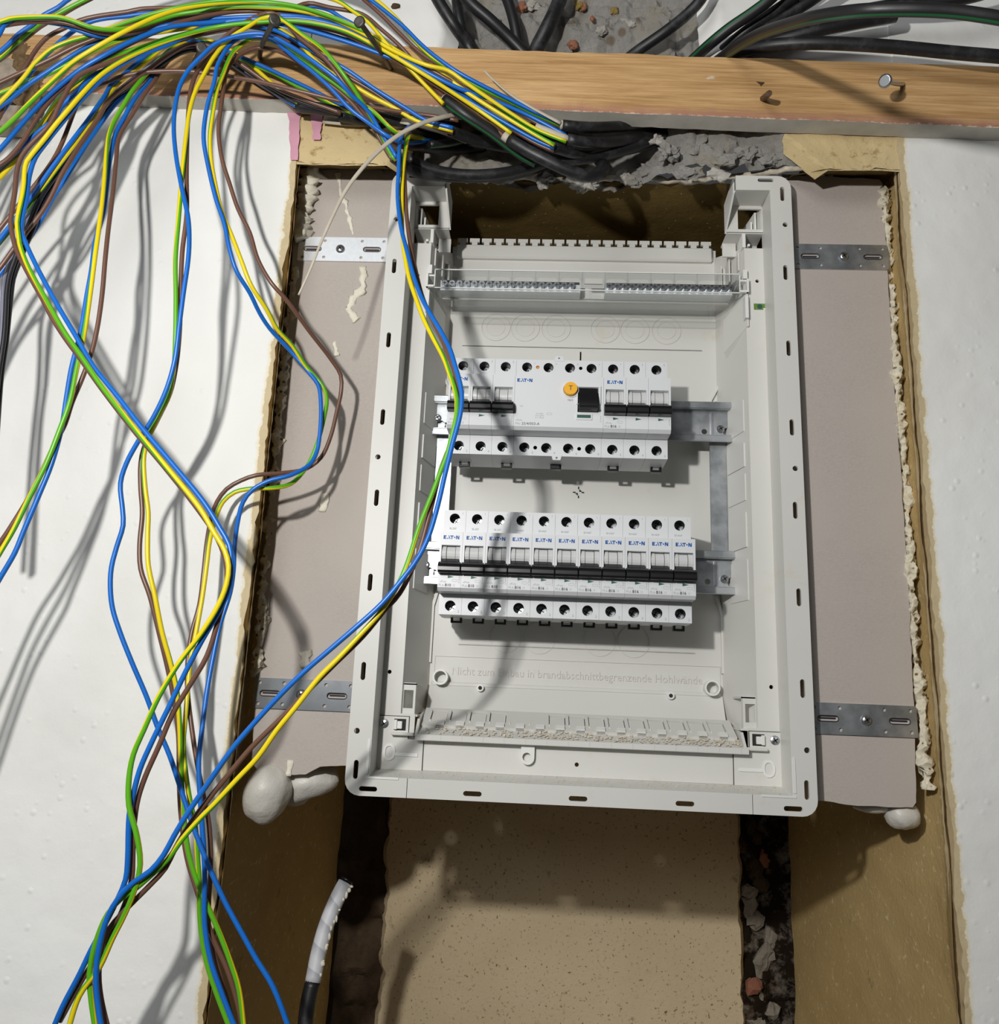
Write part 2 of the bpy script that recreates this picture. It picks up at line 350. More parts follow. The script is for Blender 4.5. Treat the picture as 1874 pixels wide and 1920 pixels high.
def blob(c, rx, ry, rz, amp=.25, freq=60, seg=24, seed=0, lean=(0, 0)):
    mb = MB(); n = seg; m = seg//2
    def fn(u, v):
        a = 2*math.pi*u; b = math.pi*(v-.5); d = Vector((math.cos(b)*math.cos(a), math.cos(b)*math.sin(a), math.sin(b)))
        k = 1+amp*fbm(d.x*rx+seed, d.y*ry, d.z*rz, freq, 3)
        return (c[0]+d.x*rx*k+lean[0]*d.z*rz, c[1]+d.y*ry*k+lean[1]*d.z*rz, c[2]+d.z*rz*k)
    return grid(fn, n, m, 0, mb)
# ================================================================== THE SETTING
WY = -.02
XL, XR = -.242, .2455
def xl_edge(z): return XL+.0025*fbm(0, 3, z, 25)+.0015*nz(0, 1, z, 130)
def xr_edge(z): return XR+.0025*fbm(5, 3, z, 25)+.0015*nz(4, 1, z, 130)
def paint_y(x, z): return WY+.0016*fbm(x, 0, z, 9, 3)+.0004*nz(x, 0, z, 90)
mb = grid(lambda u, v: (lambda z: (lambda e: (((-.66+(e+.66)*u/.985) if u < .99 else -.2450+.001*nz(0, 2, z, 160)), paint_y(-.66+(e+.66)*u, z) if u < .99 else WY+.014, z))(xl_edge(z)))(-.75+1.4*v), 110, 330)
tag(build(mb, 'wall_left', 'wall_l', smooth=60), kind='structure')
mb = grid(lambda u, v: (lambda z: (lambda e: (((.62+(e-.62)*u/.985) if u < .99 else .2480+.001*nz(7, 2, z, 160)), paint_y(.62+(e-.62)*u, z) if u < .99 else WY+.014, z))(xr_edge(z)))(-.75+1.4*v), 110, 330)
tag(build(mb, 'wall_right', 'wall_r', smooth=60), kind='structure')
# lintel face either side of the broken chase
def le(z): return (-.119 if z > .39 else -.150+.3*(z-.345))+.006*fbm(1, 0, z, 30)
def re(z): return (.088+.05*max(0, z-.42) if z > .385 else .170-.9*(z-.335))+.007*fbm(8, 0, z, 30)
MT['wall_t'] = plain('white_wall_paint_top', srgb(236, 235, 231), .6, 0, .3)
mb = MB()
for (za, zb, mi, nv) in ((.322, .385, 1, 18), (.385, .66, 0, 50)):
    grid(lambda u, v: (lambda z: (XL-.004+(le(z)-XL+.004)*u, WY+.001+.0012*fbm(XL+u*.1, 0, z, 40)+(.012*max(0, u-.9)/.1), z))(za+(zb-za)*v), 40, nv, mi, mb)
    grid(lambda u, v: (lambda z: (XR+.004+(re(z)-XR-.004)*u, WY+.001+.0012*fbm(XR-u*.1, 0, z, 40)+(.012*max(0, u-.9)/.1), z))(za+(zb-za)*v), 40, nv, mi, mb)
wt = tag(build(mb, 'wall_top', ['wall_t', 'beige'], smooth=60), kind='structure')
for (px, w_, y0, y1, sd) in ((552, 12, 205, 300, 0), (594, 12, 205, 262, 3)):
    mb = MB(); P = []
    for k in range(14):
        q = k/13; py = y0+(y1-y0)*q; ww = w_*(1-.45*q)*(1+.3*nz(q*3, sd, 0, 2)); P.append((at(px-ww, py, WY-.0016), at(px+ww, py, WY-.0016)))
    for a, b in zip(P, P[1:]): mb.add([a[0], a[1], b[1], b[0]], [(0, 1, 2, 3)])
    build(mb, 'paint_drip', 'pink', wt)
c = at(742, 12, WY+.0005); build(blob(c, .0045, .0022, .0022, .8, 200, 14, 2), 'paint_chip', 'cavity', wt)
# niche
ZS = .344
def jx(y): return .2405+min(1, max(0, (y+.018)/.030))*.0115-max(0, y-.03)*.062
def jamb(sx, name, sd, ex):
    def fn(u, v):
        y = WY+.002+.045*u/.35 if u < .35 else .027+.29*(u-.35)/.65; z = -.8+v*(ZS+.81)
        return (sx*(jx(y)+ex+.002*fbm(sd, y*.8, z, 14)+.0006*nz(sd, y*4, z*10, 40)), y, z)
    tag(build(grid(fn, 44, 200), name, 'jamb', smooth=60), kind='structure')
jamb(-1, 'wall_niche_left', 0, .0005); jamb(1, 'wall_niche_right', 4, .0035)
YB = .325
bl = lambda z: -.188+.008*fbm(2, 0, z, 14)+.003*nz(0, 5, z, 90); br = lambda z: .192+.006*fbm(3, 9, z, 14)+.003*nz(0, 8, z, 90)
def fb(u, v):
    z = -.8+v*(ZS+.81); x = bl(z)+(br(z)-bl(z))*u
    return (x, YB+.003*fbm(x, 1, z, 6)+(.012 if u in (0, 1) else 0), z)
tag(build(grid(fb, 70, 150), 'wall_niche_back', 'tan', smooth=60), kind='structure')
def rub(x0, x1, name, mat, sd):
    mb = grid(lambda u, v: (x0+(x1-x0)*u, YB+.012+.016*fbm(x0+(x1-x0)*u+sd, 0, -.8+v*1.16, 22, 5), -.8+v*1.16), 26, 240)
    o = tag(build(mb, name, mat, smooth=40), kind='structure'); return o
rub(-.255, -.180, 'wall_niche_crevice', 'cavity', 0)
rb = rub(.184, .26, 'wall_niche_rubble', 'rubble', 5)
for k in range(22):                       # broken mortar and brick pieces lodged in the open joint
    z = -.16-.0135*k+.006*random.random(); x = .197+.028*random.random()
    mb = blob((x, YB+.006+.006*random.random(), z), 0.004+.006*random.random(), .006, .006+.008*random.random(), .9, 90, 11, k*1.7)
    build(mb, 'stone', 'stone_b' if k % 9 == 7 else ('mortar' if z < -.285 else 'cavity'), rb)
# soffit
def fy(x):
    t = max(0, min(1, (x+.175)/.03))*max(0, min(1, (.185-x)/.03)); return t
def so(u, v):
    x = -.264+.530*u; x = x if v > .12 else max(-.2432, min(.2468, x)); t = fy(x); y0 = WY*(1-t)+.032*t+.004*fbm(x, 0, 0, 40); z0 = .323*(1-t)+ZS*t+.002*fbm(x, 4, 0, 60)
    if v < .15: k = v/.15; return (x, y0+k*((.018 if t < .5 else .045)-y0), z0+(ZS-z0)*k+.001*nz(x, y0, k, 60))
    k = (v-.15)/.85; ys = (.018 if t < .5 else .045); return (x, ys+(YB+.03-ys)*k, ZS+.001*fbm(x, k, 0, 30))
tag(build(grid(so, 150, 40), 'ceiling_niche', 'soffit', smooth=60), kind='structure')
# broken concrete
def conc(u, v):
    x = -.18+.38*u; z = .338+.32*v
    y = .004+.016*fbm(x, 0, z, 28, 5)+.004*nz(x, 2, z, 150)
    if z < .40:
        k = max(0, min(1, (.40-z)/.05)); dark = max(0, 1-abs(x+.03)/.10)
        y = y*(1-k)+k*(.024+.030*dark*max(0, min(1, (z-.352)/.015))+.016*fbm(x, 5, z, 30, 5)+.003*nz(x, 1, z, 170))
        kr = max(0, min(1, (x-.045)/.04))*max(0, min(1, (.395-z)/.02))
        y -= .030*kr
    if z < .350: y += .004*(.350-z)/.012
    return (x, y, z)
ct = tag(build(grid(conc, 190, 160), 'wall_concrete', 'concrete', smooth=35), kind='structure')
pth = [Vector((-.15+.33*i/60, .030+.003*nz(i, 0, 0, .9)-.035*max(0, (i-46)/14), ZS+.002+.003*nz(i, 3, 0, .5)-.012*max(0, (i-46)/14))) for i in range(61)]
put('broken_edge', tube_mesh('broken_edge', spline(pth), .0026, 'gypsum', 8, rough=.9), ct)
for k, (px, py, rx, rz, mt) in enumerate([(1085, 8, 9, 12, 'stone_a'), (1094, 12, 6, 8, 'stone_b'), (980, 18, 10, 12, 'stone_b'), (1072, 86, 8, 7, 'stone_b'), (1000, 10, 12, 9, 'stone_c'), (930, 45, 10, 14, 'stone_c'), (1010, 60, 9, 12, 'stone_c'), (1130, 60, 10, 8, 'stone_c'), (1150, 20, 9, 7, 'stone_a'), (1180, 45, 12, 9, 'stone_c'), (1110, 35, 6, 5, 'stone_b'), (1245, 80, 8, 6, 'stone_b'),
        (1020, 338, 16, 14, 'stone_c'), (1095, 345, 26, 14, 'stone_c'), (1170, 330, 14, 12, 'stone_c'), (1215, 320, 18, 14, 'concrete'), (1255, 285, 20, 16, 'concrete'), (1310, 275, 20, 13, 'concrete'), (1350, 300, 22, 14, 'concrete'), (1290, 325, 24, 12, 'concrete'), (1400, 285, 20, 13, 'concrete'), (1445, 300, 18, 10, 'concrete'), (1345, 330, 18, 10, 'stone_c'), (940, 335, 22, 10, 'stone_c'), (870, 330, 18, 9, 'concrete'), (1190, 345, 14, 8, 'concrete'), (1230, 262, 14, 10, 'stone_c'), (1330, 255, 18, 8, 'concrete'), (775, 285, 10, 12, 'stone_c'), (760, 300, 9, 8, 'gypsum')]):
    yy = .000 if py < 120 else (.022 if px < 1230 else -.006)
    c = at(px, py, yy); s = .00046
    build(blob(c, rx*s, min(rx, rz)*s*.8, rz*s, .9, 190, 20, k*3.1), 'stone', mt, ct)

# ------------------------------------------------------------------ plasterboards, foam
YP = .016
def jag(pts, amp, seed, step=.004):
    out = []; n = len(pts)
    for i in range(n):
        a = Vector(pts[i]); b = Vector(pts[(i+1) % n]); m = max(1, int((b-a).length/step)); nr = Vector((-(b-a).y, (b-a).x)).normalized()
        for k in range(m):
            p = a.lerp(b, k/m); q = p+nr*amp*(fbm(p.x+seed, p.y, 0, 60, 3)+.4*nz(p.x, p.y, seed, 260)); out.append((q.x, q.y))
    return out
def P2(px, py, y=YP): v = at(px, py, y); return (v.x, v.z)
lb = [(-.1645, .343), (-.1645, -.140), P2(652, 1436), P2(600, 1437), P2(573, 1452), P2(490, 1456), P2(480, 1440), P2(472, 1430), P2(484, 1200), P2(501, 1000), P2(521, 800), P2(541, 600), P2(553, 400), P2(557, 330), P2(575, 317)]
bL = build(MB().prism(jag(lb, .0008, 0), [], YP, YP+.0125, 0, 1), 'plasterboard', ['board', 'gypsum'])
tag(bL, 'grey plasterboard strip left of the white enclosure, its lower edge broken', 'plasterboard', 'plasterboard strips beside the enclosure')
rbp = [(.1645, .343), P2(1505, 330), P2(1650, 336), P2(1656, 345), P2(1664, 500), P2(1676, 700), P2(1691, 900), P2(1704, 1100), P2(1713, 1300), P2(1719, 1505), P2(1712, 1514), P2(1620, 1512), P2(1552, 1503), (.1645, -.165)]
bR = build(MB().prism(jag(rbp, .0007, 5), [], YP, YP+.0125, 0, 1), 'plasterboard', ['board', 'gypsum'])
tag(bR, 'grey plasterboard strip right of the white enclosure, next to the foamed joint', 'plasterboard', 'plasterboard strips beside the enclosure')
def smear(pts, w, name, parent, mat='foam', y=YP):
    path = [at(p[0], p[1], y) for p in pts]; m = tube_mesh(name, spline(path, .002), w, mat, 8, flat=.35, rough=1.4)
    return put(name, m, parent)
smear([(632, 322), (640, 360), (655, 410), (663, 440)], .0018, 'glue_streak', bL); smear([(680, 500), (677, 540), (655, 580), (672, 600)], .003, 'glue_streak', bL)
smear([(628, 640), (632, 668)], .002, 'glue_streak', bL); smear([(570, 1222), (578, 1250)], .005, 'glue_streak', bL); smear([(610, 925), (606, 960)], .0022, 'glue_streak', bL)
smear([(545, 1425), (541, 1455)], .0018, 'glue_streak', bL)
def foam_bead(pts, r, y, label, seed=0, rough=.9, mt='foam'):
    path = spline([at(p[0], p[1], y+.003*math.sin(i*1.7+seed)) for i, p in enumerate(pts)], .0022)
    m = tube_mesh('foam_bead', path, r, mt, 12, rough=rough, taper=lambda t: .8+.35*nz(t*30, seed, 0, 1)+.2*math.sin(t*60))
    return tag(put('foam_bead', m), label, 'foam', 'foam in the joints')
foam_bead([(590, 322), (578, 335), (574, 365), (572, 395), (562, 412), (560, 430), (568, 448)], .0088, YP-.003, 'lumpy white foam in the top left corner of the left plasterboard', 2)
foam_bead([(560, 500), (545, 600), (530, 720), (520, 830), (510, 950), (497, 1080), (487, 1200), (478, 1270)], .0044, YP+.001, 'thin crumbly foam joint along the left plasterboard edge', 7, 1.2, 'foam_p')
foam_bead([(1656, 352), (1662, 430), (1668, 520), (1674, 600), (1680, 700), (1690, 800), (1697, 900), (1703, 1000), (1709, 1100), (1715, 1200), (1724, 1300), (1732, 1400), (1737, 1480)], .0044, YP+.004, 'porous cream foam joint along the right plasterboard edge', 4, 1.3, 'foam_p')
foam_bead([(1500, 322), (1530, 324), (1560, 326)], .0042, YP+.004, 'small foam lump on top of the right plasterboard', 9)
tf = thing('foam_drop', 'smooth grey-white foam drop bulging below the left plasterboard', 'foam', tuple(at(500, 1490, .02)))
c = at(503, 1490, .018); build(blob(c, .0172, .019, .0215, .14, 30, 40, 1, (.12, 0)), 'drop', 'foam2', tf, smooth=80)
c = at(562, 1470, .040); build(blob(c, .027, .018, .016, .2, 45, 28, 3, (.5, 0)), 'tail', 'foam2', tf, smooth=80)
tf = thing('foam_drop', 'small foam drop bulging under the right plasterboard corner', 'foam', tuple(at(1690, 1530, .03)))
c = at(1690, 1528, .030); build(blob(c, .0125, .012, .010, .2, 60, 28, 6), 'drop', 'foam2', tf, smooth=80)
c = at(1648, 1508, .036); build(blob(c, .016, .010, .006, .25, 60, 20, 8, (.9, 0)), 'tail', 'foam2', tf, smooth=80)

# ------------------------------------------------------------------ steel fixing straps
def cross_screw(name, c, r, y0, h, parent, mat='screw'):
    mb = MB(); seg = 16; rings = [(r, 0), (r*.92, -h*.55), (r*.6, -h), (0.0001, -h*1.05)]
    for k, (rr, dy) in enumerate(rings):
        for i in range(seg): mb.v.append((c[0]+rr*math.cos(2*math.pi*i/seg), y0+dy, c[1]+rr*math.sin(2*math.pi*i/seg)))
    for k in range(3):
        for i in range(seg): mb.f.append((k*seg+i, k*seg+(i+1) % seg, (k+1)*seg+(i+1) % seg, (k+1)*seg+i)); mb.m.append(0)
    a = .6; L, W = r*.62, r*.14
    for q in (0, math.pi/2):
        dx, dz = math.cos(a+q), math.sin(a+q)
        v = [(c[0]+dx*L*s1-dz*W*s2, y0-h*1.12, c[1]+dz*L*s1+dx*W*s2) for s1, s2 in ((-1, -1), (1, -1), (1, 1), (-1, 1))]
        mb.add(v, [(0, 1, 2, 3)], 1)
    return build(mb, name, [mat, 'well'], parent, smooth=40)
def strap(xo, zc, sgn, label, mt='galv'):
    th = thing('fixing_strap', label, 'strap', (xo, YP-.0008, zc), 'galvanised fixing straps')
    X = lambda d: xo+sgn*d
    hs = [circle(X(d), zc+s*.0077, .0014, 10) for d in (.0042, .0228, .0548, .0735) for s in (-1, 1)]
    hs += [slot(X(.0125), zc, .0075, .0021), slot(X(.0636), zc, .0075, .0021)]
    pl = build(MB().prism(rrect(min(xo, X(.088)), max(xo, X(.088)), zc-.0112, zc+.0112, .0012, 2), hs, YP-.0016, YP-.0001), 'plate', mt, th)
    for d in (.0125, .0636):
        cx = X(d); o = slot(cx, zc, .0078, .0024); i_ = slot(cx, zc, .0070, .0013); n = len(o)
        mb = MB().add([(p[0], YP-.0019, p[1]) for p in o]+[(p[0], YP-.0019, p[1]) for p in slot(cx, zc, .0073, .0017)], [(k, (k+1) % n, n+(k+1) % n, n+k) for k in range(n)])
        build(mb, 'slot_rim', 'ink', th)
        build(MB().prism(slot(cx, zc+.0002, .0060, .0006), [], YP-.0004, YP), 'pen_mark', 'ink', bL if sgn > 0 else bR)
    cross_screw('screw', (X(.0365), zc), .0040, YP-.0016, .0022, th)
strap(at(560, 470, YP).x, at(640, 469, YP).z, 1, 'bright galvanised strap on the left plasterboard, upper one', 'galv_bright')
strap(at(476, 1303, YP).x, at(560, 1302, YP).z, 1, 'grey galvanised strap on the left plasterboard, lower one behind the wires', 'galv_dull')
strap(at(1665, 485, YP).x, at(1578, 483, YP).z, -1, 'grey galvanised strap on the right plasterboard, upper one')
strap(at(1719, 1353, YP).x, at(1625, 1350, YP).z, -1, 'grey galvanised strap on the right plasterboard, lower one')

# ------------------------------------------------------------------ wooden batten with nails
YBF = WY-.016
A, B_ = at(0, 62, YBF), at(1874, 125, YBF); Cc, D_ = at(143, 174, YBF), at(1874, 239, YBF)
slope = ((B_.z-A.z)/(B_.x-A.x)+(D_.z-Cc.z)/(D_.x-Cc.x))/2
zmid = (B_.z+D_.z)/2-slope*(B_.x); hh = (B_.z-D_.z)/2
bt = thing('wooden_batten', 'long horizontal pine batten nailed across the wall above the enclosure', 'batten', (0, YBF, zmid)); bt.rotation_euler = (0, -math.atan(slope), 0)
nx = 150; prof = [(0, -1, 0), (0, -.5, 0), (0, 0, 0), (0, .5, 0), (0, 1, 0), (.0155, 1, 0), (.0155, -1, 1)]
mb = MB(); x0, x1 = -.60, .46
for i in range(nx+1):
    x = x0+(x1-x0)*i/nx
    for (dy, k, _) in prof:
        j = .0010*fbm(x, k, dy, 18)+(.0006*nz(x, k, dy, 220) if abs(k) == 1 else 0)
        mb.v.append((x, dy+(.0004*nz(x, k, 0, 80) if dy == 0 else 0), k*hh+j))
n = len(prof)
for i in range(nx):
    for k in range(n):
        a, b = i*n+k, i*n+(k+1) % n; mb.f.append((a, b, b+n, a+n)); mb.m.append(1 if k == n-1 else 0)
put('board', mb.mesh('board', ['wood', 'woodunder'], smooth=40), bt)
def onbeam(px, py, y=YBF):
    p = at(px, py, y); q = bt.matrix_basis.inverted() @ p; return q
bpy.context.view_layer.update()
for k, (px, py, rx, rz) in enumerate([(40, 105, .009, .012), (50, 130, .008, .010), (66, 160, .010, .012), (60, 185, .010, .008), (72, 150, .006, .010)]):
    q = onbeam(px, py); put('bark_crumb', blob((q.x, .001, q.z), rx, .004, rz, .9, 130, 18, k*2.2).mesh('bark_crumb', 'bark', smooth=30), bt)
q = onbeam(12, 140); put('weathered_patch', blob((q.x-.012, .002, q.z), .030, .0035, .024, .3, 70, 24, 3).mesh('weathered_patch', 'greywood', smooth=40), bt)
q = onbeam(40, 205); put('weathered_block', MB().box(q.x-.05, q.x+.006, -.0005, .0155, q.z-.016, q.z+.004).mesh('weathered_block', 'greywood', bevel=.001), bt)
def nail(p0, p1, p2, r, hr, label, mat='darkmetal', head=True):
    th = thing('nail', label, 'nail', tuple(p0), 'nails in the wooden batten')
    pa = spline([p0, p1, p2], .003); off = tuple(p0)
    put('shank', tube_mesh('shank', pa, r, mat, 10, off=off), th)
    if head:
        d = (pa[-1]-pa[-3]).normalized(); hp = [p2-d*.0004, p2+d*.0012, p2+d*.0018]
        put('head', tube_mesh('head', hp, hr, mat, 14, off=off, taper=lambda t: 1 if t < .9 else .75), th)
nail(at(486, 112, YBF+.008), at(494, 78, -.085), at(515, 38, -.116), .0019, .0043, 'big bent dark nail holding up the wire bundle, its head beside the blue wires')
nail(at(736, 134, YBF+.008), at(712, 94, -.078), at(675, 42, -.112), .0020, .0043, 'long dark nail at the right end of the wire bundle')
nail(at(360, 126, YBF+.008), at(368, 110, -.062), at(378, 90, -.085), .0019, .0042, 'dull dark nail half hidden under the wires')
nail(at(1698, 158, YBF+.006), at(1682, 157, -.05), at(1661, 152, -.066), .0017, .0050, 'shiny headed nail at the right end of the batten', 'screw')
nail(at(1428, 187, YBF+.006), at(1436, 181, -.046), at(1443, 175, -.056), .0024, .003, 'rusty headless screw stub in the batten', 'rust', False)
q = onbeam(1427, 157); put('old_nail_hole', MB().tri([(q.x-.004, q.z+.0015), (q.x-.001, q.z-.001), (q.x, q.z-.003), (q.x+.0012, q.z-.001), (q.x+.003, q.z+.001)], -.0006).mesh('old_nail_hole', 'cavity'), bt)

# ================================================================== DISTRIBUTION BOX
bx = thing('distribution_box', 'large light grey flush-mounted distribution enclosure, open at the top, in the wall niche', 'enclosure', (0, .08, -.174))
ZB = -.1608; XI = .1492; YL = .026
sl_z = [.2417-.06574*i for i in range(6)]+[-.1564, .3132]
for sg, nm in ((-1, 'flange'), (1, 'flange')):
    def mx(p): return (sg*p[0], p[1])
    outer = [(.1215, .330)]+[(.1665-.011+.011*math.sin(a), .330-.011+.011*math.cos(a)) for a in [math.pi/2*i/5 for i in range(6)]]
    outer += [(.1665-.011+.011*math.cos(a), -.1742+.011-.011*math.sin(a)) for a in [math.pi/2*i/5 for i in range(6)]]
    outer += [(.1218, -.1742), (.1218, ZB), (XI, ZB), (XI, .3165), (.1215, .3165)]
    hs = [slot(.1592, z, .0066, .0017, True) for z in sl_z]+[circle(.1605, z, .0021, 12) for z in (.2848, .0773, -.1296)]
    hs += [slot(.1494, -.1693, .0066, .0017), slot(.1460, .3258, .0066, .0016)]
    build(MB().prism([mx(p) for p in outer], [[mx(p) for p in h] for h in hs], 0, .0022), nm, 'box', bx)
    # raised inner corner strip and step wall
    x0, x1 = sorted((sg*.1505, sg*.1530)); 
    build(MB().box(*sorted((sg*XI, sg*(XI+.0018))), .0022, YL+.002, ZB, .3165), 'step_wall', 'box', bx)
    lo_, hi_ = sorted((sg*.1335, sg*(XI+.0015)))
    hz = [circle(sg*.1442, -.086, .0016, 10), circle(sg*.1436, .248, .0016, 10)]
    if sg > 0: hz.append(rect(.1402, .1525-.0028, .2218, .2274))
    build(MB().prism(rect(lo_, hi_, -.157, .2785), hz, YL, YL+.002), 'ledge', 'box', bx)
    v = [(sg*.1335, YL+.0004, -.122), (sg*.1335, YL+.0004, .2785), (sg*.1200, .08, .3000), (sg*.1200, .08, -.1135)]
    w_ = [(sg*.1352, YL+.0004, -.122), (sg*.1352, YL+.0004, .2785), (sg*.1218, .0815, .3000), (sg*.1218, .0815, -.1135)]
    build(MB().hexa(v+w_), 'side_wall', 'box', bx)
    for k, (za, zb, xx) in enumerate(((.145, .118, .0006), (.108, .088, .0010), (.082, .060, .0007), (.050, .022, .0010), (.012, -.02, .0006))):
        q = lambda y, z, e: (sg*(.1335-(y-YL)*.25-e), y, z)
        build(MB().hexa([q(.034, za, xx), q(.034, zb, xx), q(.062, zb, xx), q(.062, za, xx), q(.034, za, -.0005), q(.034, zb, -.0005), q(.062, zb, -.0005), q(.062, za, -.0005)]), 'side_rib', 'box', bx)
    # inclined guide rib from the ledge to the back plate
    for pr, yy in (([(.1245, .215), (.1245, .178), (.1150, .160), (.1150, .140)], .0772), ([(.1175, -.012), (.1215, -.028), (.1215, -.075)], .0772)):
        poly = [(a_, b_) for a_, b_ in pr]+[(a_-.0024, b_-.0004) for a_, b_ in reversed(pr)]
        build(MB().prism([mx(p) for p in poly], [], yy, .0803), 'guide_rib', 'box', bx)
    # wedge clip under the terminal bar
    m = lambda x, y, z: (sg*x, y, z)
    build(MB().hexa([m(.1338, .024, .236), m(.1338, .024, .206), m(.1215, .056, .196), m(.1215, .056, .226), m(.1352, .024, .236), m(.1352, .024, .206), m(.128, .06, .190), m(.128, .06, .226)]), 'wedge_clip', 'box', bx)
    build(MB().box(*sorted((sg*.1318, sg*.1345)), .021, .030, .212, .232), 'wedge_lip', 'flash', bx)
    # lower hook pocket on the side wall
    build(MB().prism([mx(p) for p in rect(.1235, .1345, -.1175, -.094)], [[mx(p) for p in rect(.1252, .1325, -.1125, -.099)]], .029, .034), 'hook_frame', 'box', bx)
    build(MB().box(*sorted((sg*.1235, sg*.1352)), .029, .060, -.095, -.0935), 'hook_shelf', 'box', bx)
    build(MB().box(*sorted((sg*.121, sg*.1352)), .027, .060, -.1185, -.1170), 'hook_shelf', 'box', bx)
    # open corner module at the top
    win = [mx(p) for p in [(.1300, .2955), (.1480, .2955), (.1480, .3000), (.1495, .3000), (.1495, .3140), (.1300, .3140), (.1300, .3155), (.1282, .3155), (.1282, .3125), (.1290, .3125), (.1290, .2990), (.1300, .2990)]]
    build(MB().prism([mx(p) for p in rect(.1190, XI, .2920, .3185)], [[mx(p) for p in rect(.1285, .1485, .2955, .3150)]], .0245, .0265), 'corner_window', 'box', bx)
    build(MB().hexa([m(.1215, .0022, .3165), m(.1510, .0022, .3165), m(.1510, .0022, .3180), m(.1215, .0022, .3180), m(.1190, .0265, .3180), m(.1510, .0265, .3180), m(.1510, .0265, .3195), m(.1190, .0265, .3195)]), 'corner_roof', 'box', bx)
    build(MB().hexa([m(.1198, .004, .3165), m(.1213, .004, .3165), m(.1213, .004, .330), m(.1198, .004, .330), m(.1175, .0265, .2920), m(.1190, .0265, .2920), m(.1190, .0265, .3195), m(.1175, .0265, .3195)]), 'corner_cheek', 'box', bx)
    build(MB().box(*sorted((sg*.1190, sg*XI)), .0245, .048, .2912, .2926), 'corner_shelf', 'box', bx)
    for xa, za, zb in ((.1405, .2930, .3060), (.1440, .2930, .3150)):
        build(MB().hexa([m(xa, .030, za), m(xa+.0014, .030, za), m(xa+.0014, .030, zb), m(xa, .030, zb), m(xa-.004, .062, za), m(xa-.0026, .062, za), m(xa-.0026, .062, zb), m(xa-.004, .062, zb)]), 'corner_rib', 'flash', bx)
    build(MB().hexa([m(.1482, .0265, .2926), m(.1500, .0265, .2926), m(.1500, .0265, .3180), m(.1482, .0265, .3180), m(.1405, .066, .2926), m(.1425, .066, .2926), m(.1425, .066, .3180), m(.1405, .066, .3180)]), 'corner_side', 'box', bx)
    build(MB().box(*sorted((sg*.1185, sg*.1300)), .040, .0415, .2785, .2912), 'corner_web', 'box', bx)
    build(MB().box(*sorted((sg*.1318, sg*.1345)), .0245, .046, .2785, .2912), 'corner_post', 'flash', bx)
    build(MB().box(*sorted((sg*.1345, sg*XI)), .044, .0455, .2785, .2912), 'corner_web', 'box', bx)
    build(MB().cyl((sg*.1375, .2815), .0012, .026, .044, 10).cyl((sg*.1375, .2812), .0030, .036, .040, 10), 'corner_peg', 'flash', bx)
    for (xa, xb, za, zb, yb) in ((.1300, .1312, .262, .2785, .062), (.1248, .1260, .258, .2790, .066), (.1200, .1212, .256, .2780, .072)):
        build(MB().box(*sorted((sg*xa, sg*xb)), YL+(.1335-xa)*2.2, yb+.01, za, zb), 'comb_rib', 'box', bx)
    build(MB().box(*sorted((sg*.1195, sg*.1335)), .060, .062, .256, .2785), 'comb_back', 'box', bx)
    # lower corner cover plate with screw, latch and moulded oval
    co = [mx(p) for p in ((.1150, -.1572), (.1520, -.1572), (.1520, -.1220), (.1490, -.1188), (.1268, -.1188), (.1268, -.1350), (.1150, -.1350))]
    big = [mx(p) for p in ((.1145, -.1576), (.1525, -.1576), (.1525, -.1218), (.1493, -.1183), (.1264, -.1183), (.1264, -.1346), (.1145, -.1346))]
    build(MB().prism(big, [], YL-.0006, YL), 'cover_gap', 'boxdark', bx)
    build(MB().prism(co, [[mx(p) for p in rect(.1288, .1378, -.1290, -.1205)]], YL-.0012, YL-.0002), 'corner_cover', 'box', bx)
    build(MB().box(*sorted((sg*.1286, sg*.1380)), YL-.0007, YL-.0004, -.1292, -.1203), 'latch_opening', 'boxdark', bx)
    build(MB().box(*sorted((sg*.1315, sg*.1368)), YL-.003, YL+.002, -.1278, -.1222).box(*sorted((sg*.1352, sg*.1374)), YL-.004, YL+.002, -.1284, -.1212), 'latch', 'flash', bx, bevel=.0004)
    build(MB().box(*sorted((sg*.122, sg*.1390)), YL-.006, YL, -.1325, -.1302), 'latch_shelf', 'box', bx, bevel=.0006)
    cross_screw('screw', (sg*.1453, -.1245), .0036, YL-.0012, .0012, bx)
    ov = slot(sg*.1400, -.1448, .0062, .0046, True); iv = slot(sg*.1400, -.1448, .0044, .0028, True)
    build(MB().prism(ov, [iv], YL-.0022, YL-.001), 'moulded_oval', 'flash', bx)
    build(MB().box(*sorted((sg*.1185, sg*.1355)), YL-.0020, YL-.001, -.1474, -.1450), 'moulded_bar', 'flash', bx)
    # raised corner line on the flange
    build(MB().box(*sorted((sg*.1500, sg*.1518)), -.0006, .0001, -.1590, -.1350).box(*sorted((sg*.128, sg*.1518)), -.0006, .0001, -.1622, -.1606), 'corner_bead', 'flash', bx)
    build(MB().prism(circle(sg*.110, -.0872, .0062, 22), [circle(sg*.110, -.0872, .0049, 22)], .0700, .0800), 'boss', 'flash', bx, smooth=40)
    build(MB().cyl((sg*.0772, -.0945), .0030, .0735, .079, 14).cyl((sg*.0772, -.0945), .0016, .0732, .0736, 10, 1), 'screw_boss', ['flash', 'boxdark'], bx, smooth=40)
    build(MB().cyl((sg*.1190, .1585), .0016, .0790, .0803, 10), 'peg_hole', 'boxdark', bx)
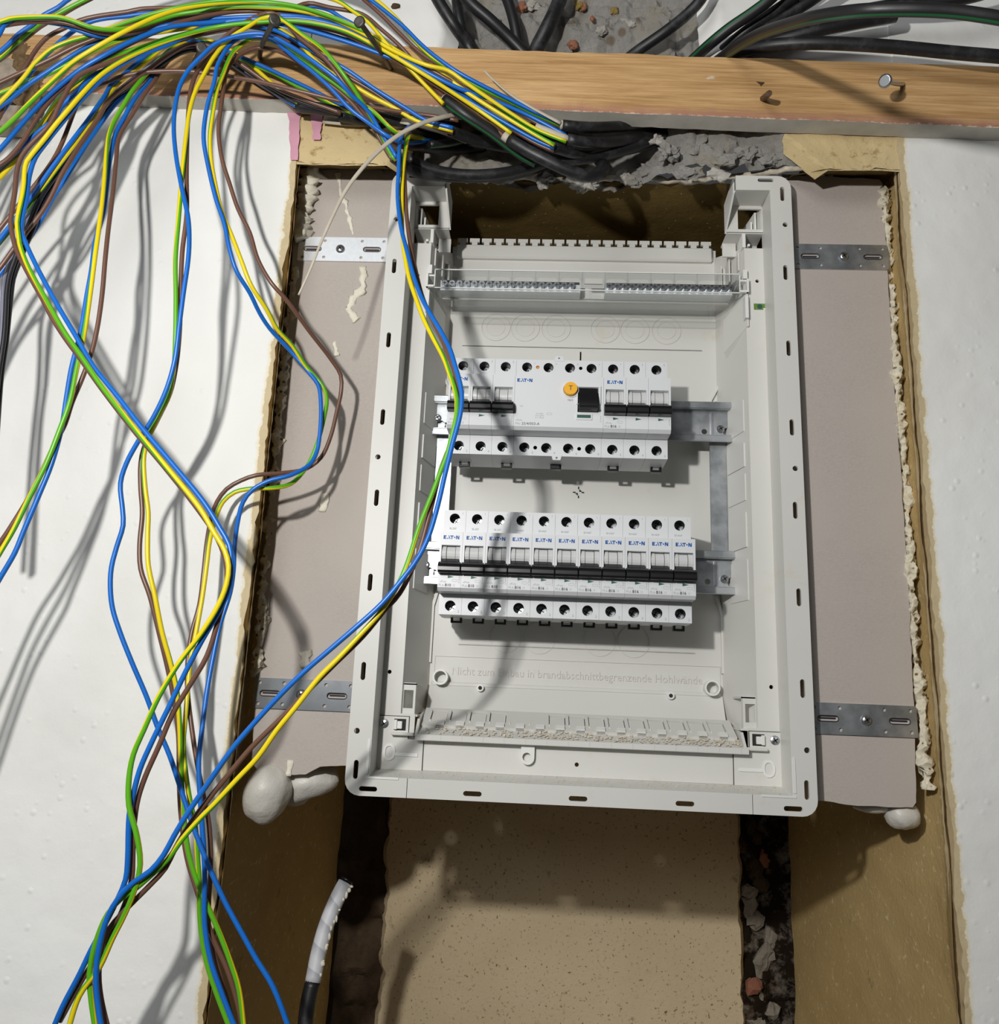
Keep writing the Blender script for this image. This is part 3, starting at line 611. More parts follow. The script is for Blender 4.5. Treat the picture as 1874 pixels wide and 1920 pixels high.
# bottom rail of the flange, bottom ledge and floor of the step
hs = [slot((i-2)*.0747, -.1693, .0066, .0017) for i in (1, 2, 3)]
build(MB().prism(rect(-.1213, .1213, -.1742, ZB), hs, 0, .0022), 'bottom_flange', 'box', bx)
build(MB().hexa([(-XI, .0022, ZB), (XI, .0022, ZB), (XI, YL+.002, -.1568), (-XI, YL+.002, -.1568), (-XI, .0022, ZB-.0018), (XI, .0022, ZB-.0018), (XI, YL+.002, -.159), (-XI, YL+.002, -.159)]), 'step_floor', 'box', bx)
build(MB().prism([(-.1335, -.157), (.1335, -.157), (.1335, -.1165), (.1262, -.1165), (.1262, -.1338), (-.1225, -.1338), (-.1225, -.1165), (-.1335, -.1165)], [circle(0, -.1480, .0016, 10)], YL, YL+.002), 'bottom_ledge', 'box', bx)
build(MB().prism([(-.0415, -.134), (-.0315, -.134), (-.0315, -.1445)]+[(-.0365+.005*math.cos(a), -.1445-.005*math.sin(a)) for a in [math.pi*k/8 for k in range(1, 8)]]+[(-.0415, -.1445)], [circle(-.0372, -.1440, .0032, 12)], YL-.004, YL-.0005), 'cable_clip', 'flash', bx)
# back plate with T tabs
bk = MB().prism(rect(-.1215, .1215, -.0935, .3077), [rect(-.0012, .0002, .1965, .2050)], .080, .082)
build(bk, 'back_plate', 'box', bx)
for k in range(21):
    x = -.1122+.01122*k
    build(MB().prism([(x-.0026, .3077), (x+.0026, .3077), (x+.0026, .3110), (x+.0046, .3110), (x+.0046, .3147), (x-.0046, .3147), (x-.0046, .3110), (x-.0026, .3110)], [], .0765, .079), 'tab', 'box', bx)
build(MB().box(-.118, .118, .0755, .081, .2945, .3085), 'back_rail', 'box', bx, bevel=.0015)
build(MB().hexa([(-.1195, .0785, -.0935), (.1195, .0785, -.0935), (.1195, .068, -.1128), (-.1195, .068, -.1128), (-.1195, .081, -.0935), (.1195, .081, -.0935), (.1195, .071, -.1138), (-.1195, .071, -.1138)]), 'back_slope', 'box', bx)
build(MB().box(-.118, .118, .0778, .0802, -.0942, -.0905), 'crease', 'box', bx, bevel=.0008)
for x in (-.078, -.0513, -.0233, .0211, .0479, .0762):
    build(MB().prism(circle(x, .2270, .0133, 32), [circle(x, .2270, .0126, 32)], .0795, .080), 'knockout_ring', 'emboss', bx); build(MB().prism(circle(x, .2270, .0085, 28), [circle(x, .2270, .0080, 28)], .0797, .080), 'knockout_ring', 'emboss', bx)
for x in (-.058, -.030, .020, .048):
    build(MB().prism(circle(x, -.052, .0133, 32), [circle(x, -.052, .0127, 32)], .0796, .080), 'knockout_ring', 'emboss', bx)
def frame_line(x0, x1, z0, z1, y, w_=.0005, nm='moulded_frame'):
    build(MB().prism(rect(x0, x1, z0, z1), [rect(x0+w_, x1-w_, z0+w_, z1-w_)], y-.0006, y), nm, 'emboss', bx)
frame_line(-.1165, .1185, -.113, -.0695, .080); frame_line(-.1145, .1145, .2415, .2600, .080); frame_line(-.108, .108, .2080, .2085, .080)
frame_line(-.0975, .0985, -.060, -.0595, .080)
tm = text_mesh('Nicht zum Einbau in brandabschnittbegrenzende Hohlwände', .0092, 'emboss')
o = put('embossed_lettering', tm, bx, Vector((.001, .0794, -.0815))-wloc(bx)); o.scale = (.205/max(1e-6, tm.vertices and (max(v.co.x for v in tm.vertices)-min(v.co.x for v in tm.vertices))), 1, 1)
o['label'] = 'embossed warning lettering'
build(MB().box(-.0005, .0005, .0795, .0803, .0690, .0712).box(-.0005, .0005, .0795, .0803, .0770, .0792).box(-.0048, -.0026, .0795, .0803, .0736, .0746).box(.0026, .0048, .0795, .0803, .0736, .0746)
      .prism([(-.0016, .0716), (-.0006, .0716), (-.0006, .0735), (-.0026, .0735), (-.0026, .0726), (-.0016, .0726)], [], .0795, .0803).prism([(.0016, .0766), (.0006, .0766), (.0006, .0747), (.0026, .0747), (.0026, .0756), (.0016, .0756)], [], .0795, .0803), 'centre_mark', 'boxdark', bx)
# bottom cable-entry tray
def sl(p, s0=(.060, -.1142), s1=(.0345, -.1262)):            # local (x, d, s) -> slope
    x, d, s = p; dy, dz = s1[0]-s0[0], s1[1]-s0[1]; L = math.hypot(dy, dz); ny, nz_ = dz/L, -dy/L
    return (x, s0[0]+dy*s+ny*d*1.0, s0[1]+dz*s+abs(nz_)*d)
ko = [-.1065+.0153*k for k in (0, 1, 2, 3, 6, 7, 8, 9, 10, 11, 12, 13, 14)]
mb = MB().prism(rect(-.1185, .1200, 0, 1), [rect(x-.0064, x+.0064, .10, .72) for x in ko], .0026, 0)
mb.v = [sl(p) for p in mb.v]; build(mb, 'tray_panel', 'box', bx)
for x in ko:
    q = MB().box(x-.0058, x+.0058, -.0008, .0010, .15, .67); q.v = [sl(p) for p in q.v]; build(q, 'knockout', 'box', bx)
q = MB().box(-.118, .1195, -.0022, -.0010, .02, .80); q.v = [sl(p) for p in q.v]; build(q, 'tray_backing', 'boxdark', bx)
for x in [-.1065+.0153*k for k in range(15)]:
    q = MB().box(x-.0008, x+.0055, -.0002, .0040, .82, 1.0).box(x-.0062, x-.0054, .0026, .0034, .74, .80); q.v = [sl(p) for p in q.v]; build(q, 'tray_notch', 'flash', bx)
build(MB().hexa([(-.1195, .0345, -.1260), (.1225, .0345, -.1260), (.1245, .0185, -.1315), (-.1205, .0185, -.1315), (-.1195, .0345, -.1285), (.1225, .0345, -.1285), (.1245, .0185, -.1340), (-.1205, .0185, -.1340)]), 'tray_floor', 'box', bx)
build(MB().box(-.1205, .1245, .0170, .0188, -.1352, -.1308), 'tray_lip', 'box', bx, bevel=.0004)
for k in range(16):
    x = -.117+.0157*k; build(MB().box(x-.0002, x+.0002, .0168, .0171, -.1350, -.1312), 'lip_seam', 'emboss', bx)
for x in (-.1200, .1225):
    build(MB().hexa([(x-.001, .0185, -.1320), (x+.001, .0185, -.1320), (x+.001, .0345, -.1262), (x-.001, .0345, -.1262), (x-.001, .0300, -.1200), (x+.001, .0300, -.1200), (x+.001, .060, -.1130), (x-.001, .060, -.1130)]), 'tray_gusset', 'box', bx)
dust = MB()
for k in range(420):
    q = random.random(); x = -.118+.24*(q**.7 if k % 3 else random.random()); y = .020+.013*random.random(); z = -.1307+(y-.0185)*.34; s = .0003+.0005*random.random()
    dust.box(x-s, x+s, y-s, y+s, z, z+s*1.4)
for k in range(260):
    x = -.14+.285*random.random()**.6; y = .004+.02*random.random(); z = ZB+(y-.0022)*.155; s = .0002+.0004*random.random(); dust.box(x-s, x+s, y-s, y+s, z, z+s)
tag(build(dust, 'plaster_dust', 'gypsum'), 'cream plaster crumbs lying in the bottom tray of the enclosure', 'dust', kind='stuff')
# spirit level
th = thing('level_vial', 'tiny green spirit level vial set into the right ledge of the enclosure', 'level', (.146, YL, .2246))
build(MB().box(.1404, .1496, YL-.0002, YL+.004, .2220, .2272), 'vial', 'vial', th); build(MB().cyl((.1450, .2246), .0022, YL-.0004, YL, 12), 'bubble', 'greenflag', th)
build(MB().box(.1478, .1494, YL-.0006, YL, .2218, .2230), 'clip', 'flash', th)

# ------------------------------------------------------------------ clear covered terminal bar
tb = thing('terminal_bar', 'long neutral and earth terminal bar under a clear cover, near the top of the enclosure', 'terminal bar', (0, .05, .2455))
def clearbox(x0, x1, y0, y1, z0, z1, holes=()):
    return MB().prism(rect(x0, x1, z0, z1), holes, y0, y0+.0012).box(x0, x1, y0, y1, z1-.0012, z1).box(x0, x1, y0, y1, z0, z0+.0012).box(x0, x0+.0012, y0, y1, z0, z1).box(x1-.0012, x1, y0, y1, z0, z1)
xs = [-.1225, -.1065, -.0825, -.0625, -.0425, -.0225, -.003, .0160, .0350, .0545, .0740, .0930, .1225]
wins = [slot((a+b)/2, .2440, (b-a)/2-.0012, .0028) for a, b in zip(xs, xs[1:]) if not (a == -.003)]
build(clearbox(-.1285, .1285, .0235, .056, .2350, .2525, [w_ for w_ in wins]), 'cover', 'clear', tb)
for a, b in zip(xs, xs[1:]):
    if a == -.003: build(MB().box(a+.002, b-.002, .0245, .026, .2420, .2470), 'label_field', 'emboss', tb)
    build(MB().box(b-.0005, b+.0005, .0225, .0240, .2352, .2522), 'cover_rib', 'clear', tb)
build(MB().box(-.1285, .1285, .0228, .0236, .2519, .2527).box(-.1285, .1285, .0228, .0236, .2349, .2357).box(-.1287, -.1279, .0228, .0236, .2352, .2524).box(.1279, .1287, .0228, .0236, .2352, .2524), 'edge_glint', 'flash', tb)  # thin white rods paint in the light caught along the clear cover's edges
build(MB().box(-.1235, -.005, .0328, .0336, .2456, .2476).box(.018, .1235, .0328, .0336, .2456, .2476), 'shade_strip', 'well', tb)  # dark strips painted in for the shade above the terminal screws
build(MB().box(-.112, .112, .048, .058, .2262, .2320), 'cover_skirt', 'clear', tb)
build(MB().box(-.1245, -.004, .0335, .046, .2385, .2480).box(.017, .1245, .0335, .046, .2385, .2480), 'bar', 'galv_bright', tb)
build(MB().box(-.124, .124, .047, .050, .2370, .2500), 'backing', 'box', tb)
sm = MB().cyl((0, 0), .0026, 0, .006, 14, 0, .0026).box(-.0015, .0015, -.0002, 0, -.0003, .0003, 1).box(-.0003, .0003, -.0002, 0, -.0015, .0015, 1).mesh('terminal_screw', ['screw', 'well'], 40)
k = 0; x = -.1205
while x < .124:
    if not (-.006 < x < .017): put('terminal_screw', sm, tb, Vector((x, .0290, .2432))-wloc(tb))
    x += .0064
for sg in (-1, 1):
    build(MB().box(*sorted((sg*.1285, sg*.1350)), .021, .0235, .2350, .2368).box(*sorted((sg*.1285, sg*.1340)), .0225, .050, .2455, .2470).box(*sorted((sg*.1336, sg*.1352)), .0205, .034, .2350, .2470).box(*sorted((sg*.1310, sg*.1345)), .022, .030, .2480, .2560), 'end_holder', 'flash', tb)

# ------------------------------------------------------------------ rails and straps
def rail(zc, xa, xb, label):
    th = thing('din_rail', label, 'rail', (0, .061, zc), 'steel mounting rails')
    hl = [circle(x, zc-.003+.004*((i % 2)*2-1), .0024, 12) for i, x in enumerate((xa+.014, xa+.030, xb-.030))]+[circle(xa+.009, zc-.007, .0042, 16), circle(xb-.010, zc-.007, .0042, 16)]
    build(MB().prism(rect(xa, xb, zc-.0125, zc+.0125), hl, .0600, .0612), 'web', 'galv', th)
    for s in (-1, 1):
        build(MB().box(xa, xb, .0545, .0612, zc+s*.0125-(0 if s < 0 else .0012)+(0 if s > 0 else 0), zc+s*.0125+(0 if s > 0 else .0012)), 'rail_wall', 'galv', th)
        build(MB().box(xa, xb, .0538, .0550, *sorted((zc+s*.0118, zc+s*.0178))), 'rail_lip', 'galv', th, bevel=.0005)
    for (px, r) in ((xa+.0065, .0034), (xb-.0165, .0036), (xb-.0055, .0034)):
        cross_screw('screw', (px, zc-(.002 if px > 0 and r < .0035 else (.0045 if px > 0 else .001))), r, .0600, .0024, th)
    for x in (xa+.026, xb-.024): build(MB().box(x-.0008, x+.0008, .0585, .0603, zc-.010, zc+.010), 'crimp', 'galv', th)
rail(.1325, -.1300, .1345, 'galvanised mounting rail carrying the upper row of devices')
rail(.0042, -.1325, .1352, 'galvanised mounting rail carrying the lower row of breakers')
for sg, lb_ in ((-1, 'shiny galvanised upright strap behind the rails, on the left'), (1, 'dull galvanised upright strap behind the rails, on the right')):
    o = build(MB().box(*sorted((sg*.1095, sg*.1237)), .0640, .0655, -.012, .152), 'upright_strap', 'galv', bevel=.0004)
    tag(o, lb_, 'strap', 'upright straps behind the rails')

# ------------------------------------------------------------------ breakers
HW = .00868; ZT = .0343
def pole_housing():
    mb = MB(); h1 = circle(0, ZT, .0041, 18); h2 = circle(0, -ZT, .0041, 18)
    mb.prism(rect(-HW, HW, .0195, .0410), [h1], .0174, .056, 0, 0, 1, .0320, True)
    mb.prism(rect(-HW, HW, -.0410, -.0235), [h2], .0174, .044, 0, 0, 1, .0320, True)
    mb.box(-HW, HW, .0300, .058, -.0400, .0400)
    win = rect(-.0071, .0071, -.0122, .0098)
    mb.prism(rect(-HW, HW, -.0225, .0203), [win], 0, .030, 0, 0, 0, .0070, True)
    mb.hexa([(-HW, 0, -.0225), (HW, 0, -.0225), (HW, .0025, -.0250), (-HW, .0025, -.0250), (-HW, .030, -.0225), (HW, .030, -.0225), (HW, .030, -.0250), (-HW, .030, -.0250)])
    mb.box(-.0071, .0071, .0070, .0075, -.0122, .0098)
    return mb.mesh('housing', ['mcb', 'well'])
def lever_base():
    mb = MB(); n = 6
    for (xa, xb, e) in ((-.0070, -.0036, 0), (-.0032, .0032, .0009), (.0036, .0070, 0)):
        a = []
        for i in range(n+1):
            t_ = i/n; a.append((.0010+e+.0045*(1-math.sin(math.pi*(.25+.5*t_)))*2.2, .0096-.0120*t_))
        for p, q in zip(a, a[1:]):
            mb.add([(xa, p[0], p[1]), (xb, p[0], p[1]), (xb, q[0], q[1]), (xa, q[0], q[1])], [(0, 1, 2, 3)])
        mb.add([(xa, p[0], p[1]) for p in a]+[(xa, .0069, a[-1][1]), (xa, .0069, a[0][1])], [tuple(range(n+3))]); mb.add([(xb, p[0], p[1]) for p in a]+[(xb, .0069, a[-1][1]), (xb, .0069, a[0][1])], [tuple(range(n+3))])
        mb.add([(xa, a[0][0], a[0][1]), (xb, a[0][0], a[0][1]), (xb, .0069, a[0][1]), (xa, .0069, a[0][1])], [(0, 1, 2, 3)])
    return mb.mesh('lever_base', 'mcb2', 40)
def toggle():
    def ext(xw, prof, mb):
        n = len(prof); mb.add([(-xw, y, z) for y, z in prof]+[(xw, y, z) for y, z in prof], [tuple(range(n)), tuple(range(2*n-1, n-1, -1))]+[(i, (i+1) % n, n+(i+1) % n, n+i) for i in range(n)])
    mb = MB(); ext(.0063, [(.006, -.0004), (.0015, -.0004), (-.0028, -.0034), (-.0028, -.0050), (.006, -.0050)], mb)
    ext(.0084, [(.0055, -.0036), (-.0040, -.0038), (-.0062, -.0052), (-.0074, -.0066), (-.0080, -.0080), (-.0080, -.0108), (-.0070, -.0122), (-.0015, -.0122), (.0055, -.0115)], mb)
    ext(.0084, [(-.0070, -.0055), (-.0078, -.0058), (-.0078, -.0063), (-.0070, -.0066)], mb)
    return mb.mesh('toggle', 'blackp', bevel=.0003)
def logo():
    mb = MB(); y = -.00012; h = .0014
    def q(x0, x1, z0, z1): mb.tri([(x0, z0), (x1, z0), (x1, z1), (x0, z1)], y)
    q(-.0060, -.0051, -h, h); q(-.0060, -.0038, -h, -h+.00075); q(-.0060, -.0042, -.0004, .0004); q(-.0060, -.0038, h-.00075, h)
    mb.tri([(-.0034, -h), (-.0025, -h), (-.0021, -h+.0010), (-.0030, -h+.0010)], y); mb.tri([(-.0025, h), (-.0018, h), (-.0006, -h), (-.0014, -h)], y)
    q(-.0010, .0016, h-.00075, h); q(-.0001, .0007, -h, h)
    mb.add([(.0024+.0006*math.cos(a), y, .0006*math.sin(a)) for a in [2*math.pi*i/10 for i in range(10)]], [tuple(range(10))])
    q(.0034, .0042, -h, h); q(.0052, .0060, -h, h); mb.tri([(.0034, h), (.0044, h), (.0060, -h), (.0050, -h)], y)
    return mb.mesh('logo', 'blue_print')
def screw_in():
    mb = MB().cyl((0, 0), .0037, .0295, .0320, 16).box(-.0026, .0026, .02935, .0295, -.0004, .0004, 1).box(-.0004, .0004, .02935, .0295, -.0026, .0026, 1)
    me = mb.mesh('terminal_screw', ['screw', 'well'], 40); me.transform(Matrix.Rotation(.5, 4, 'Y')); return me
def clip():
    mb = MB(); xo = .0030
    for a, b, c_, d in ((-.0045, -.0028, -.0442, -.0405), (.0028, .0045, -.0442, -.0405), (-.0045, .0045, -.0452, -.0434)): mb.box(xo+a, xo+b, .040, .046, c_, d)
    return mb.mesh('rail_clip', 'blackp', bevel=.0005)
def mark():
    return MB().tri([(-.0016, .0011), (-.0016, -.0011), (.0030, 0)], -.00012).mesh('flow_arrow', 'green_print')
HM, LM, TM, GM, SM, KM, AM = pole_housing(), lever_base(), toggle(), logo(), screw_in(), clip(), mark()
ring = MB().prism(slot(0, 0, .0022, .0009), [slot(0, 0, .0020, .0007)], -.0001, 0).mesh('approval_mark', 'grey_print')
arrow = MB().box(-.0001, .0001, -.00012, 0, -.0028, .0018).tri([(-.0004, .0006), (.0004, .0006), (0, .0014)], -.00012).tri([(-.0004, -.001), (.0004, -.001), (0, -.0002)], -.00012).prism(circle(0, -.0031, .0005, 8), [circle(0, -.0031, .00035, 8)], -.0001, 0).mesh('wiring_symbol', 'grey_print')
def pole(th, x, rating=None, lg=True, cl=True, sym=False, n1='1', n2='2'):
    put('housing', HM, th, (x, 0, 0)); put('lever_base', LM, th, (x, 0, 0)); put('toggle', TM, th, (x, 0, 0))
    put('terminal_screw', SM, th, (x, 0, ZT)); put('terminal_screw', SM, th, (x, 0, -ZT))
    put('flow_arrow', AM, th, (x+.0004, 0, -.0145))
    if lg: put('logo', GM, th, (x, 0, .0158))
    if cl: put('rail_clip', KM, th, (x, 0, 0))
    if sym: put('wiring_symbol', arrow, th, (x+.0074, 0, -.0155))
    put('terminal_number', text_mesh(n1, .0024, 'grey_print'), th, (x+.0062, .0172, .0385)); put('terminal_number', text_mesh(n2, .0026, 'grey_print'), th, (x+.0065, .0172, -.0385))
    if rating:
        put('type_lettering', text_mesh('xPole', .0022, 'grey_print'), th, (x-.0046, -.00012, -.0182))
        a, b, c_ = rating
        put('type_lettering', text_mesh(a, .0026, 'grey_print'), th, (x-.0055, -.00012, -.0210)); put('rating_lettering', text_mesh(b, .0030, 'dark_print', .00006), th, (x-.0008, -.00012, -.0209)); put('type_lettering', text_mesh(c_, .0026, 'grey_print'), th, (x+.0037, -.00012, -.0210))
        put('approval_mark', ring, th, (x+.0042, 0, -.0172))
Z1, Z2 = .1281, -.0005; X0 = -.09947
ordn = ['leftmost', 'second from left', 'third from left', 'fourth from left', 'fifth from left', 'middle', 'fifth from right', 'fourth from right', 'third from right', 'second from right', 'rightmost']
for i in range(11):
    b = 'B10' if i < 3 else 'B16'
    th = thing('circuit_breaker', f'single pole {b} breaker with black toggle, {ordn[i]} of the lower row', 'circuit breaker', (X0+.0175*i, 0, Z2), 'single pole breakers of the lower row')
    pole(th, 0, ('PL6-', b, '/1'), True, True, True); put('terminal_lettering', text_mesh('BN46F' if i > 2 else 'BL2EF', .0022, 'grey_print'), th, (-.001, .0172, .0262))
for x0, lab in ((X0, 'three pole breaker at the left end of the upper row, partly behind the hanging wires'), (X0+.0175*7, 'three pole B16 breaker at the right end of the upper row')):
    th = thing('three_pole_breaker', lab, 'circuit breaker', (x0, 0, Z1), 'three pole breakers of the upper row')
    for k in range(3): pole(th, .0175*k, ('PL6-', 'B16', '/3') if k == 0 else None, k == 0, k != 1, k == 2, str(2*k+1), str(2*k+2))
# residual current device
th = thing('residual_current_device', 'four module residual current switch with yellow test button and black lever, upper row', 'circuit breaker', (X0+.0175*3, 0, Z1))
a, b = -HW, .0525+HW; cs = [.0175*k for k in range(4)]
mb = MB()
mb.prism(rect(a, b, .0195, .0410), [circle(c_, ZT, .0041, 18) for c_ in cs]+[circle(.00875, ZT, .0015, 10), circle(.04375, ZT, .0015, 10)], .0174, .056, 0, 0, 1, .032)
mb.prism(rect(a, b, -.0410, -.0235), [circle(c_, -ZT, .0041, 18) for c_ in cs]+[circle(.00875, -ZT, .0016, 10), circle(.04375, -ZT, .0016, 10)], .0174, .044, 0, 0, 1, .032)
mb.box(a, b, .030, .058, -.040, .040); mb.prism(rect(a, b, -.0225, .0195), [rect(.0410, .0572, -.0098, .0106)], 0, .030, 0, 0, 0, .009)
mb.hexa([(a, 0, -.0225), (b, 0, -.0225), (b, .0025, -.0250), (a, .0025, -.0250), (a, .030, -.0225), (b, .030, -.0225), (b, .030, -.0250), (a, .030, -.0250)]); mb.box(.041, .0572, .009, .0095, -.0098, .0106)
put('housing', mb.mesh('housing', ['mcb', 'well']), th)
for c_ in cs:
    put('terminal_screw', SM, th, (c_, 0, ZT)); put('terminal_screw', SM, th, (c_, 0, -ZT))
for c_, n1 in zip(cs, ('1', '3', '5', '7')): put('terminal_number', text_mesh(n1, .0024, 'grey_print'), th, (c_+.0062, .0172, .0375)); put('terminal_number', text_mesh(str(int(n1)+1), .0026, 'grey_print'), th, (c_+.0065, .0172, -.0385))
put('indicator', MB().cyl((.00875, ZT), .0015, .0185, .020, 12).mesh('indicator', 'orange'), th)
put('logo', GM, th, (-.0010, 0, .0158))
tbn = put('test_button', MB().cyl((0, 0), .0052, -.0040, .001, 24, 0, .0056).mesh('test_button', 'yellowbtn', 40), th, (.0352, 0, .0085)); put('button_letter', text_mesh('T', .0055, 'dark_print'), tbn, (0, -.0042, 0))
put('button_collar', MB().prism(circle(.0352, .0085, .0066, 24), [circle(.0352, .0085, .0058, 24)], -.0008, .0001).mesh('button_collar', 'mcb'), th)
put('lettering', text_mesh('TEST', .0021, 'dark_print'), th, (.0352, -.00012, -.0002))
mb = MB(); n = 8; prof = [(.008, .0098)]+[(.0020-.0088*math.sin(math.pi*(.05+.45*i/n)), .0098-.0165*i/n) for i in range(n+1)]+[(-.0085, -.0082), (-.0060, -.0094), (.008, -.0094)]
m_ = len(prof); mb.add([(.0418, y, z) for y, z in prof]+[(.0565, y, z) for y, z in prof], [tuple(range(m_)), tuple(range(2*m_-1, m_-1, -1))]+[(i, (i+1) % m_, m_+(i+1) % m_, m_+i) for i in range(m_)])
put('lever', mb.mesh('lever', 'blackp', 30), th)
put('lever_frame', MB().prism(rect(.0400, .0590, -.0035, .0120), [rect(.0410, .0574, -.0045+.0012, .0108)], -.0012, .0001).mesh('lever_frame', 'mcb'), th)
put('status_window', MB().prism(rrect(.0398, .0525, -.0162, -.0108, .0006, 2), [rect(.0408, .0515, -.0148, -.0122)], -.0008, .0001).box(.0408, .0515, -.0001, .0, -.0148, -.0122, 1).mesh('status_window', ['mcb', 'greenflag']), th)
put('type_lettering', text_mesh('xPole', .0022, 'grey_print'), th, (-.0046, -.00012, -.0175)); put('type_lettering', text_mesh('PF6-', .0026, 'grey_print'), th, (-.0052, -.00012, -.0205)); put('rating_lettering', text_mesh('25/4/003-A', .0031, 'dark_print'), th, (.0046, -.00012, -.0204))
for k, s in enumerate(('In= 25A', 'Un= 230V', 'It = 30mA')): put('data_lettering', text_mesh(s, .0017, 'grey_print'), th, (.0115, -.00012, -.0118-.0017*k))
put('approval_mark', ring, th, (.0190, 0, -.0118)); put('wiring_symbol', arrow, th, (.0592, 0, -.0140)); put('data_lettering', text_mesh('TEST', .0014, 'grey_print'), th, (-.003, -.00012, -.0060))
for z, s in ((.0410, 1), (-.0410, -1)):
    put('mounting_ear', MB().prism([(.0218, z-s*.001), (.0302, z-s*.001), (.0290, z+s*.0032), (.0230, z+s*.0032)], [circle(.026, z+s*.0014, .0009, 8)], .0170, .0195).mesh('mounting_ear', 'mcb'), th)
put('rail_clip', MB().box(.0215, .0305, .040, .046, -.0450, -.0405).mesh('rail_clip', 'blackp', bevel=.0005), th)

# ================================================================== CABLES
R_ = .00158
def cable(label, cores, name='installation_cable', sheath=None, group='stripped cables with loose cores'):
    """cores: (colour, pixel points, depth keys, offset);  sheath: (pixel points with depth, radius, material)"""
    p0 = pix_path(cores[0][1][-1:]+cores[0][1][-2:-1], -.05)[0] if False else None
    first = cores[0]; base = at(*first[1][len(first[1])//2][:2], -.06)
    th = thing(name, label, 'cable', tuple(base), group); off = tuple(base)
    for i, cdef in enumerate(cores):
        colr, pts, dep = cdef[:3]; dd = cdef[3] if len(cdef) > 3 else (i-1)*.0028; r = cdef[4] if len(cdef) > 4 else R_
        def ext(a, b):                      # carry a core on beyond the picture edge
            L = math.hypot(a[0]-b[0], a[1]-b[1]); return (a[0]+(a[0]-b[0])/L*170, a[1]+(a[1]-b[1])/L*170+60)
        if pts[-1][0] <= 0: pts = list(pts)+[ext(pts[-1], pts[-2])]
        if pts[0][0] <= 0: pts = [ext(pts[0], pts[1])]+list(pts)
        path = pix_path(pts, dep, dd)
        o = put('core', tube_mesh('core', path, r, colr, 10, twist=random.choice((-1, 1))*(2.2+1.5*random.random()), phase=random.random(), off=off), th)
        o['label'] = {'blue': 'blue insulated core', 'brown': 'brown insulated core', 'gy': 'green-yellow earth core', 'blackw': 'black insulated core', 'greyw': 'grey insulated core'}[colr]
    for s in (sheath or []):
        pts, r, mt, nm = s
        path = spline([at(p[0], p[1], p[2]) for p in pts], .004)
        o = put(nm, tube_mesh(nm, path, r, mt, 14, off=off, phase=.3, twist=.2), th)
        o['label'] = 'black outer sheath' if nm == 'sheath' else 'off-white inner sheath collar'
    return th
# --- A: trio hanging in front of the enclosure
A_d = [(0, -.052), (.06, -.070), (.30, -.118), (.55, -.128), (.8, -.125), (1, -.115)]
cable('trio of blue, yellow-green and brown wires looping across the left side of the enclosure', [
 ('blue', [(800, 236, .0), (775, 236, -.03), (762, 243), (753, 256), (749, 279), (748, 320), (746, 348), (746, 372), (748, 396), (753, 430), (764, 473), (777, 521), (790, 556), (808, 590), (825, 618), (844, 655), (853, 684), (861, 711), (866, 737), (865, 766), (860, 792), (851, 824), (842, 860), (834, 893), (823, 941), (805, 1003), (786, 1043), (757, 1083), (717, 1131), (670, 1174), (619, 1218), (568, 1262), (520, 1309), (473, 1360), (436, 1404), (379, 1485), (350, 1528), (326, 1568), (307, 1603), (283, 1632), (253, 1653), (232, 1672), (211, 1701), (197, 1733), (184, 1787), (180, 1840), (185, 1894), (196, 1960)], A_d, -.003),
 ('gy', [(800, 262, .0), (778, 256, -.03), (766, 258), (762, 275), (757, 311), (754, 358), (754, 396), (754, 420), (756, 454), (760, 483), (767, 519), (780, 559), (796, 601), (812, 633), (833, 673), (843, 700), (852, 726), (857, 750), (857, 770), (853, 795), (847, 820), (839, 851), (827, 883), (812, 923), (786, 989), (765, 1054), (748, 1094), (715, 1146), (677, 1189), (633, 1236), (600, 1269), (553, 1328), (520, 1368), (484, 1419), (444, 1462), (400, 1510), (379, 1531), (342, 1573), (315, 1611), (288, 1637), (253, 1667), (227, 1685), (203, 1712), (189, 1741), (176, 1781), (168, 1827), (171, 1872), (184, 1960)], A_d, .0008),
 ('brown', [(800, 250, .0), (775, 250, -.03), (763, 258), (760, 280), (759, 320), (760, 358), (762, 396), (765, 425), (770, 460), (778, 500), (793, 559), (812, 601), (831, 641), (847, 682), (857, 715), (861, 762), (852, 815), (838, 851), (824, 890), (808, 955), (783, 1043), (750, 1112), (721, 1145), (681, 1193), (626, 1247), (575, 1298), (528, 1346), (473, 1400), (429, 1452), (387, 1504), (355, 1547), (328, 1592), (310, 1628), (285, 1656), (256, 1685), (227, 1715), (205, 1741), (190, 1781), (185, 1827), (189, 1872), (210, 1960)], A_d, .0045)],
 sheath=[([(798, 250, 0.0), (850, 268, .015), (900, 262, .02)], .0042, 'sheath', 'sheath')])
